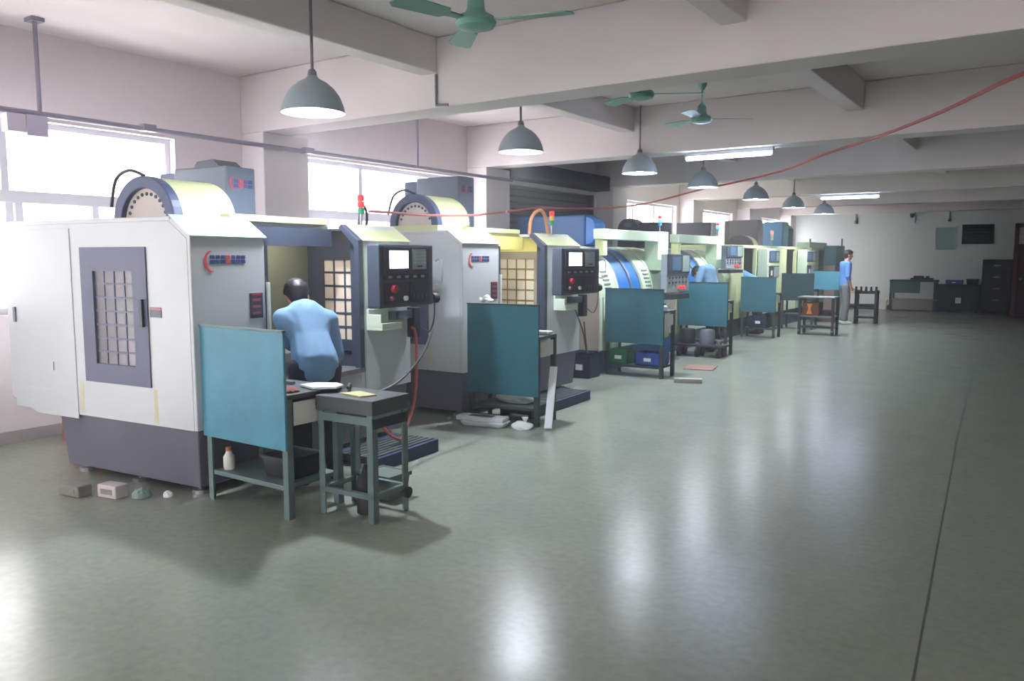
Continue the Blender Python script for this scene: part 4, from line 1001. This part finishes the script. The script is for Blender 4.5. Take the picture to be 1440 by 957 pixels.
# low trolley under the fourth bench
t = thing('drum_trolley', 'dark low trolley with wheels before the fourth workbench', 'trolley', (-4.62, 12.05, 0), 0)
MB().box(-0.38, 0.42, -0.15, 0.18, 0.16, 0.20).build('deck', M_DARKSTEEL, t, bevel=0.01)
for x in (-0.3, 0.0, 0.34):
    for y in (-0.1, 0.12): MB().cyl((x - 0.02, y, 0.08), (x + 0.02, y, 0.08), 0.08, n=16).build('wheel', M_BLACK, t, bevel=0.006)
for x in (-0.2, 0.12): MB().lathe([(0, 0.2), (0.12, 0.2), (0.12, 0.4), (0.1, 0.43), (0, 0.43)], (x, 0, 0), n=18).build('drum', M_DARKIN if x > 0 else M_BLACK, t, smooth=True)
MB().lathe([(0, 0.2), (0.04, 0.2), (0.04, 0.26), (0, 0.28)], (0.33, -0.05, 0), n=12).build('pot', M_STEEL, t, smooth=True)
# cart with a brown box
t = thing('wheeled_cart', 'dark wheeled cart with a light top, in front of the far benches', 'cart', (-3.97, 16.85, 0), 0)
for x in (-0.32, 0.32):
    for y in (-0.2, 0.2):
        MB().box(x - 0.025, x + 0.025, y - 0.025, y + 0.025, 0.1, 0.74).build('leg', M_DARKSTEEL, t)
        MB().cyl((x - 0.02, y, 0.055), (x + 0.02, y, 0.055), 0.055, n=14).build('wheel', M_BLACK, t)
MB().box(-0.36, 0.36, -0.24, 0.24, 0.74, 0.77).build('top', M_STEEL, t, bevel=0.005)
MB().box(-0.33, 0.33, -0.22, 0.22, 0.36, 0.39).build('middle_shelf', M_STEEL, t)
MB().box(-0.33, 0.33, -0.22, 0.22, 0.14, 0.17).build('lower_shelf', M_DARKSTEEL, t)
t = thing('orange_box', 'brown box with an orange front on the cart shelf', 'box', (-4.08, 16.82, 0.391))
MB().box(-0.16, 0.16, -0.165, 0.165, 0, 0.26).build('body', mat('box_rust', (118, 64, 40), 0.7, noise=0.1), t, bevel=0.008)
MB().prism([(-0.08, 0.03), (0.03, 0.03), (0.0, 0.14), (0.04, 0.24), (-0.07, 0.24), (-0.04, 0.14)], -0.176, -0.17, 'y').build('orange_mark', mat('orange_paint', (226, 140, 62), 0.6), t)
t = thing('metal_basin', 'dark round basin on the cart shelf beside the brown box', 'basin', (-3.79, 16.82, 0.391))
MB().lathe([(0, 0), (0.1, 0), (0.125, 0.1), (0.11, 0.1), (0.09, 0.015), (0, 0.015)], n=20).build('bowl', M_DARKSTEEL, t, smooth=True); MB().lathe([(0.112, 0.098), (0.128, 0.098), (0.128, 0.11), (0.112, 0.11)], n=20).build('rim', M_STEEL, t)
# pronged tool rack
t = thing('tool_rack', 'dark steel rack with upright pegs standing alone right of the worker', 'rack', (-3.73, 20.45, 0))
for x in (-0.22, 0.22):
    for y in (-0.12, 0.12): MB().box(x - 0.025, x + 0.025, y - 0.025, y + 0.025, 0, 0.78).build('leg', M_DARKSTEEL, t)
MB().box(-0.25, 0.25, -0.15, 0.15, 0.70, 0.76).build('top', M_DARKSTEEL, t)
MB().box(-0.24, 0.24, -0.14, 0.14, 0.34, 0.38).build('shelf', M_DARKSTEEL, t); MB().box(-0.24, 0.24, -0.14, 0.14, 0.12, 0.16).build('shelf', M_DARKSTEEL, t)
for k in range(5): MB().cyl((-0.22 + 0.11 * k, -0.12, 0.76), (-0.22 + 0.11 * k, -0.12, 0.87), 0.028, 0.022, n=10).build('peg', M_BLACK, t)

# ------------------------------------------------------------------ far wall
YF = Y1
t = thing('notice_board', 'pale teal framed notice board on the far wall', 'board', (-2.8, YF - 0.02, 2.1))
MB().box(-0.24, 0.24, 0, 0.02, -0.30, 0.30).build('backing', M_BOARD, t); MB().frame('y', -0.015, 0.0, -0.27, 0.27, -0.33, 0.33, 0.035).build('frame', M_FRAMEW, t)
t = thing('wall_vent', 'dark louvred vent opening high on the far wall', 'vent', (-1.98, YF - 0.02, 2.22))
MB().box(-0.37, 0.37, 0.0, 0.02, -0.26, 0.26).build('backing', M_VENT, t); MB().frame('y', -0.04, 0.0, -0.40, 0.40, -0.28, 0.28, 0.03).build('frame', M_DARKSTEEL, t)
for k in range(5):
    MB().box(-0.37, 0.37, -0.035, -0.003, -0.21 + 0.095 * k, -0.19 + 0.095 * k, rot=Matrix.Rotation(R(-35), 3, 'X')).build('slat', M_VENTIN if k < 2 else M_VENT, t)
for x in (-5.28, -2.72):
    t = thing('wall_conduit', 'short grey conduit drop at the top of the far wall, ' + ('left, behind the far machines' if x < -4 else 'above the notice board'), 'pipe', (x, YF - 0.03, 0))
    MB().cyl((0, 0, 2.66), (0, 0, 3.06), 0.025, n=10).build('pipe', M_ROD, t); MB().box(-0.04, 0.04, -0.03, 0.03, 2.6, 2.68).build('junction', M_DARKSTEEL, t)
t = thing('wall_speaker', 'small camera like fixture on a bracket high on the far wall', 'camera', (-3.68, YF, 2.88))
MB().box(-0.02, 0.06, -0.1, 0.0, -0.02, 0.02).build('bracket', M_DARKSTEEL, t); MB().lathe([(0, 0.0), (0.07, 0.0), (0.07, 0.09), (0, 0.1)], (-0.02, -0.14, -0.03), n=14).build('dome', M_PALE, t, smooth=True)
MB().lathe([(0, -0.13), (0.05, -0.1), (0.065, 0.0), (0, 0.0)], (-0.02, -0.14, -0.03), n=14).build('lens', M_BLACK, t, smooth=True); MB().box(0.03, 0.06, -0.03, 0.0, -0.3, -0.02).build('cable', M_ROD, t)
t = thing('low_bench', 'teal and steel bench by the far wall with dark clutter on it', 'bench', (-3.5, 26.2, 0))
for x in (-0.58, 0.58):
    for y in (-0.25, 0.25): MB().box(x - 0.03, x + 0.03, y - 0.03, y + 0.03, 0, 0.85).build('leg', M_DARKSTEEL, t)
MB().box(-0.62, 0.62, -0.3, 0.3, 0.85, 0.9).build('top', M_DARKSTEEL, t); MB().box(-0.6, 0.2, -0.31, -0.29, 0.52, 0.85).build('front_panel', mat('far_teal', (70, 104, 108), 0.5), t)
MB().box(-0.6, 0.6, -0.28, 0.28, 0.3, 0.33).build('shelf', M_STEEL, t)
MB().box(-0.55, 0.55, -0.26, 0.24, 0.03, 0.3).build('lower_box', mat('grey_box', (150, 146, 142), 0.7), t)
t = thing('machine_vise', 'dark vice lying on the far teal bench', 'vice', (-3.3, 26.1, 0.9))
MB().box(-0.28, 0.3, -0.15, 0.15, 0, 0.06).build('base', M_DARKSTEEL, t, bevel=0.01); MB().box(-0.2, 0.05, -0.1, 0.1, 0.06, 0.12).box(0.12, 0.2, -0.1, 0.1, 0.06, 0.12).build('jaw', M_BLACK, t, bevel=0.008)
t = thing('crate_stack', 'dark blue tool cabinet by the far wall with a white label', 'cabinet', (-2.4, 26.2, 0))
MB().box(-0.46, 0.62, -0.3, 0.3, 0.04, 0.78).build('body', M_BINBD, t, bevel=0.01)
for k in range(3): MB().box(-0.44 + 0.35 * k, -0.11 + 0.35 * k, -0.315, -0.3, 0.1, 0.74).build('drawer', M_PANELD if k else M_BINBD, t)
MB().box(0.02, 0.16, -0.322, -0.315, 0.26, 0.42).build('label_card', M_PAPER, t)
for x in (-0.42, 0.54): MB().box(x - 0.04, x + 0.04, -0.25, 0.25, 0, 0.04).build('skid', M_BLACK, t)
bin_('deep blue bin on top of the dark far tool cabinet', -2.45, 26.15, 0.781, 0.42, 0.3, 0.13, M_BINB)
scrap_box('parts_box', 'dark box on top of the far tool cabinet, right of the blue bin', 'box', (-2.0, 26.2, 0.781), 0.3, 0.3, 0.16, M_DARKSTEEL)
t = thing('dark_rack', 'tall dark steel rack of drawers in the far right corner', 'rack', (-1.4, 26.15, 0))
MB().box(-0.36, 0.36, -0.3, 0.3, 0.12, 1.5).build('body', mat('rack_black', (40, 42, 38), 0.55, noise=0.1), t, bevel=0.01)
for k in range(4): MB().box(-0.33, 0.33, -0.315, -0.3, 0.2 + 0.32 * k, 0.48 + 0.32 * k).build('drawer', M_DARKSTEEL, t); MB().box(-0.08, 0.08, -0.33, -0.315, 0.36 + 0.32 * k, 0.39 + 0.32 * k).build('handle', M_STEEL, t)
for x in (-0.3, 0.3): MB().box(x - 0.04, x + 0.04, -0.28, 0.28, 0, 0.12).build('foot', M_BLACK, t)
t = thing('floor_pipe', 'dark pipe length lying along the foot of the far wall', 'pipe', (-4.5, 26.5, 0.0))
MB().cyl((-0.9, 0, 0.05), (0.4, 0, 0.05), 0.05, n=12).build('pipe', M_BLACK, t); MB().cyl((0.1, 0, 0.05), (0.14, 0, 0.05), 0.07, n=12).build('collar', M_DARKSTEEL, t)
scrap_box('parts_box', 'pale box on the floor left of the far teal bench', 'box', (-4.35, 26.25, 0.0), 0.28, 0.25, 0.28, M_PALE)
# partition with a red brown door frame at the right edge
struct(MB().box(-0.86, 4.0, 24.35, 24.45, 2.42, CZ).box(0.2, 4.0, 24.35, 24.45, 0, 2.42).build('wall_partition', M_WALL))
dr = struct(MB().box(-0.98, -0.88, 24.3, 24.5, 0, 2.42).box(0.1, 0.2, 24.3, 24.5, 0, 2.42).box(-0.98, 0.2, 24.3, 24.5, 2.32, 2.42).build('door_2', M_REDBROWN))
MB().box(-0.88, 0.1, 24.38, 24.42, 1.9, 2.32).build('transom_pane', mat('door_pale', (190, 180, 180), 0.5), dr)
MB().box(-0.88, 0.1, 24.37, 24.43, 0.02, 1.9).build('leaf', mat('door_dark', (66, 44, 42), 0.55), dr); MB().cyl((-0.8, 24.36, 1.0), (-0.8, 24.31, 1.0), 0.03, n=10).build('handle', M_STEEL, dr)

# ------------------------------------------------------------------ people
def cone(bm, a, ra, b, rb, sq=None):
    """a rounded, tapered limb piece from a to b"""
    a = Vector(a); b = Vector(b)
    t_ = bmesh.new()
    for p, r in ((a, ra), (b, rb)):
        m_ = Matrix.Translation(p)
        if sq: m_ = m_ @ Matrix.Diagonal((sq[0], sq[1], sq[2], 1))
        bmesh.ops.create_icosphere(t_, subdivisions=2, radius=r, matrix=m_)
    bmesh.ops.convex_hull(t_, input=t_.verts[:])
    loose = [v for v in t_.verts if not v.link_faces]
    bmesh.ops.delete(t_, geom=loose, context='VERTS')
    me = bpy.data.meshes.new('tmp'); t_.to_mesh(me); t_.free(); bm.from_mesh(me); bpy.data.meshes.remove(me)
def fused(name, bm, m, parent, vox):
    bmesh.ops.recalc_face_normals(bm, faces=bm.faces[:])
    me = bpy.data.meshes.new(name); bm.to_mesh(me); bm.free(); me.materials.append(m)
    o = bpy.data.objects.new(name, me); COL.objects.link(o); o.parent = parent
    r = o.modifiers.new('fuse', 'REMESH'); r.mode = 'VOXEL'; r.voxel_size = vox; r.use_smooth_shade = True
    s_ = o.modifiers.new('smooth', 'SMOOTH'); s_.factor = 0.5; s_.iterations = 3
    return o
def person(label, loc, yaw, J, shirt, trouser, shoe, vox=0.009, extra=None):
    """J: joints in the figure's own frame (+x forward, +y to its left, z up)"""
    t = thing('person', label, 'person', loc, yaw)
    V = {k: Vector(v) for k, v in J.items()}
    hd = V['head']; f = (V['look'] - hd).normalized()
    up = (hd - V['neck']); up = (up - f * up.dot(f)).normalized(); sd = up.cross(f)
    H = lambda a, b, c: hd + f * a + sd * b + up * c
    bm = bmesh.new()
    cone(bm, V['pelvis'], 0.13, V['spine'], 0.115, (0.85, 1.15, 1)); cone(bm, V['spine'], 0.115, V['chest'], 0.14, (0.8, 1.15, 1))
    cone(bm, V['chest'], 0.12, V['neck'], 0.055); cone(bm, V['neck'], 0.055, H(-0.015, 0, -0.06), 0.056)
    cone(bm, H(-0.02, 0, 0.035), 0.083, H(0.012, 0, 0.03), 0.075); cone(bm, H(0.015, 0, 0.02), 0.07, H(0.035, 0, -0.07), 0.042)
    cone(bm, H(0.083, 0, 0.015), 0.008, H(0.103, 0, -0.02), 0.013)
    cone(bm, H(0.07, 0.03, 0.03), 0.012, H(0.07, -0.03, 0.03), 0.012)
    cone(bm, H(0.072, 0.018, -0.052), 0.009, H(0.072, -0.018, -0.052), 0.009)
    for s in (1, -1): cone(bm, H(-0.01, s * 0.078, 0.01), 0.014, H(-0.012, s * 0.08, -0.02), 0.01)
    for s, S in ((1, 'L'), (-1, 'R')):
        sh, el, wr, hip, kn, an, to = [V[k + S] for k in ('sh', 'el', 'wr', 'hip', 'kn', 'an', 'to')]
        cone(bm, V['chest'], 0.1, sh, 0.06); cone(bm, sh, 0.055, el, 0.042); cone(bm, el, 0.042, wr, 0.027)
        d = (wr - el).normalized(); sv = Vector(J.get('palm' + S, (0, 0, 1))); sv = (sv - d * sv.dot(d)).normalized(); n = d.cross(sv)
        cone(bm, wr + d * 0.02, 0.026, wr + d * 0.07, 0.02); 
        for k in range(4):
            o_ = (k - 1.5) * 0.02; ln = (0.062, 0.075, 0.08, 0.07)[k]
            cone(bm, wr + d * 0.05 + sv * o_ * 0.7, 0.013, wr + d * 0.085 + sv * o_, 0.0105)
            p = wr + d * 0.085 + sv * o_; q = p + (d + n * 0.35).normalized() * ln * 0.55; u = q + (d * 0.6 + n * 0.9).normalized() * ln * 0.45
            cone(bm, p, 0.0105, q, 0.0095); cone(bm, q, 0.0095, u, 0.0085)
        p = wr + d * 0.035 + sv * 0.024; q = p + (d * 0.7 + sv * 0.7 + n * 0.3).normalized() * 0.04; u = q + (d + n * 0.4).normalized() * 0.03
        cone(bm, p, 0.014, q, 0.0115); cone(bm, q, 0.0115, u, 0.009)
        cone(bm, V['pelvis'], 0.11, hip, 0.092); cone(bm, hip, 0.088, kn, 0.056); cone(bm, kn, 0.055, an, 0.036); cone(bm, an + Vector((0, 0, -0.03)), 0.036, to, 0.032)
    fused('body', bm, M_SKIN, t, vox)
    hb = bmesh.new()
    cone(hb, H(-0.03, 0, 0.045), 0.092, H(0.0, 0, 0.055), 0.083); cone(hb, H(-0.045, 0, 0.03), 0.08, H(-0.05, 0, -0.035), 0.062)
    for s in (1, -1): cone(hb, H(-0.02, s * 0.055, 0.04), 0.04, H(0.0, s * 0.066, 0.02), 0.02)
    cone(hb, H(0.05, 0.03, 0.085), 0.028, H(0.05, -0.03, 0.085), 0.028)
    fused('hair', hb, M_HAIR, t, 0.009)
    for s in (1, -1):
        e = MB(); bmesh.ops.create_icosphere(e.bm, subdivisions=2, radius=0.0115, matrix=Matrix.Translation(H(0.077, s * 0.031, 0.012))); e.build('eye', M_PAPER, t, smooth=True)
        e = MB(); bmesh.ops.create_icosphere(e.bm, subdivisions=2, radius=0.006, matrix=Matrix.Translation(H(0.0855, s * 0.031, 0.012))); e.build('iris', M_BLACK, t, smooth=True)
    sb = bmesh.new()
    cone(sb, V['pelvis'] + (V['spine'] - V['pelvis']) * -0.1, 0.158, V['spine'], 0.135, (0.88, 1.06, 1)); cone(sb, V['spine'], 0.135, V['chest'], 0.15, (0.84, 1.06, 1)); cone(sb, V['chest'], 0.135, V['neck'] + (V['chest'] - V['neck']) * 0.2, 0.068)
    for S in 'LR':
        sh, el, wr = V['sh' + S], V['el' + S], V['wr' + S]
        cone(sb, V['chest'], 0.12, sh, 0.078); cone(sb, sh, 0.074, el, 0.060); cone(sb, el, 0.058, el.lerp(wr, 0.25), 0.05)
        cone(sb, sh.lerp(V['chest'], 0.3), 0.09, V['spine'], 0.11)
    so = fused('shirt', sb, shirt, t, 0.012)
    tb = bmesh.new()
    cone(tb, V['pelvis'], 0.142, V['pelvis'] + (V['spine'] - V['pelvis']) * 0.2, 0.138, (0.9, 1.12, 1))
    for S in 'LR':
        hip, kn, an = V['hip' + S], V['kn' + S], V['an' + S]
        cone(tb, V['pelvis'], 0.13, hip, 0.108); cone(tb, hip, 0.106, kn, 0.076); cone(tb, kn, 0.076, an + (kn - an) * 0.1, 0.062)
    fused('trousers', tb, trouser, t, 0.012)
    for S in 'LR':
        an, to = V['an' + S], V['to' + S]
        kb = bmesh.new(); cone(kb, an + Vector((-0.02, 0, -0.035)), 0.044, to, 0.038, (1, 1, 0.95)); cone(kb, an, 0.046, an + Vector((0, 0, -0.03)), 0.046)
        fused('shoe', kb, shoe, t, 0.01)
    return t
# worker bent into the nearest machine
person('worker in light blue shirt bent into the opening of the nearest machine', (-4.14, 3.70, 0), 156, dict(
    pelvis=(0, 0, 0.84), spine=(0.09, 0, 0.97), chest=(0.20, 0, 1.12), neck=(0.31, 0.0, 1.21), head=(0.39, 0.0, 1.265), look=(0.68, 0.0, 1.08),
    shL=(0.22, 0.145, 1.13), elL=(0.37, 0.05, 0.94), wrL=(0.58, 0.0, 0.94), shR=(0.19, -0.16, 1.11), elR=(0.15, -0.20, 0.87), wrR=(0.36, -0.19, 0.80),
    hipL=(0, 0.08, 0.80), knL=(0.06, 0.09, 0.45), anL=(-0.02, 0.10, 0.085), toL=(0.14, 0.11, 0.04), hipR=(0, -0.08, 0.80), knR=(0.07, -0.10, 0.45), anR=(-0.02, -0.12, 0.085), toR=(0.14, -0.14, 0.04)), M_SHIRT, M_TROUSER, M_SHOE, 0.0075)
# worker leaning at the curved machine
person('worker in light blue shirt leaning toward the curved blue door behind the fourth bench', (-4.69, 12.86, 0), 178, dict(
    pelvis=(0, 0, 0.93), spine=(0.06, 0, 1.1), chest=(0.13, 0, 1.3), neck=(0.23, 0.0, 1.37), head=(0.29, 0.0, 1.29), look=(0.36, 0.0, 0.98),
    shL=(0.15, 0.17, 1.35), elL=(0.22, 0.2, 1.10), wrL=(0.32, 0.12, 0.95), shR=(0.15, -0.17, 1.35), elR=(0.22, -0.2, 1.10), wrR=(0.32, -0.12, 0.95),
    hipL=(0, 0.09, 0.89), knL=(0.04, 0.1, 0.48), anL=(-0.02, 0.11, 0.085), toL=(0.14, 0.13, 0.04), hipR=(0, -0.09, 0.89), knR=(0.05, -0.11, 0.48), anR=(-0.02, -0.12, 0.085), toR=(0.14, -0.14, 0.04)), M_SHIRT, M_TROUSER, M_SHOE)
# worker bent over horizontally
person('worker in blue shirt bent over with a level back between the cream machines', (-5.0, 16.22, 0), 180, dict(
    pelvis=(0, 0, 0.98), spine=(0.16, 0, 1.08), chest=(0.36, 0, 1.16), neck=(0.52, 0.0, 1.17), head=(0.6, 0.02, 1.15), look=(0.8, 0.02, 0.95),
    shL=(0.40, 0.19, 1.14), elL=(0.5, 0.24, 0.92), wrL=(0.68, 0.14, 0.88), shR=(0.40, -0.19, 1.14), elR=(0.5, -0.24, 0.92), wrR=(0.68, -0.14, 0.88),
    hipL=(0, 0.09, 0.92), knL=(0.03, 0.1, 0.49), anL=(-0.04, 0.11, 0.085), toL=(0.12, 0.13, 0.04), hipR=(0, -0.09, 0.92), knR=(0.03, -0.11, 0.49), anR=(-0.04, -0.12, 0.085), toR=(0.12, -0.14, 0.04)), M_SHIRT2, M_TROUSER, M_SHOE)
# standing worker at the far end
person('standing worker in blue shirt beside the farthest teal bench, face turned right', (-4.09, 19.75, 0), 30, dict(
    pelvis=(0, 0, 0.93), spine=(0.0, 0, 1.1), chest=(0.01, 0, 1.31), neck=(0.03, 0.0, 1.47), head=(0.06, 0.0, 1.6), look=(0.4, -0.02, 1.55),
    shL=(0.0, 0.19, 1.40), elL=(0.02, 0.25, 1.12), wrL=(0.10, 0.22, 0.9), shR=(0.0, -0.19, 1.40), elR=(-0.02, -0.25, 1.12), wrR=(0.06, -0.23, 0.88),
    hipL=(0, 0.09, 0.89), knL=(0.03, 0.1, 0.49), anL=(-0.02, 0.11, 0.085), toL=(0.14, 0.13, 0.04), hipR=(0, -0.09, 0.89), knR=(0.02, -0.11, 0.49), anR=(-0.04, -0.12, 0.085), toR=(0.12, -0.15, 0.04)), M_SHIRT2, M_TROUSER2, M_SHOEW)
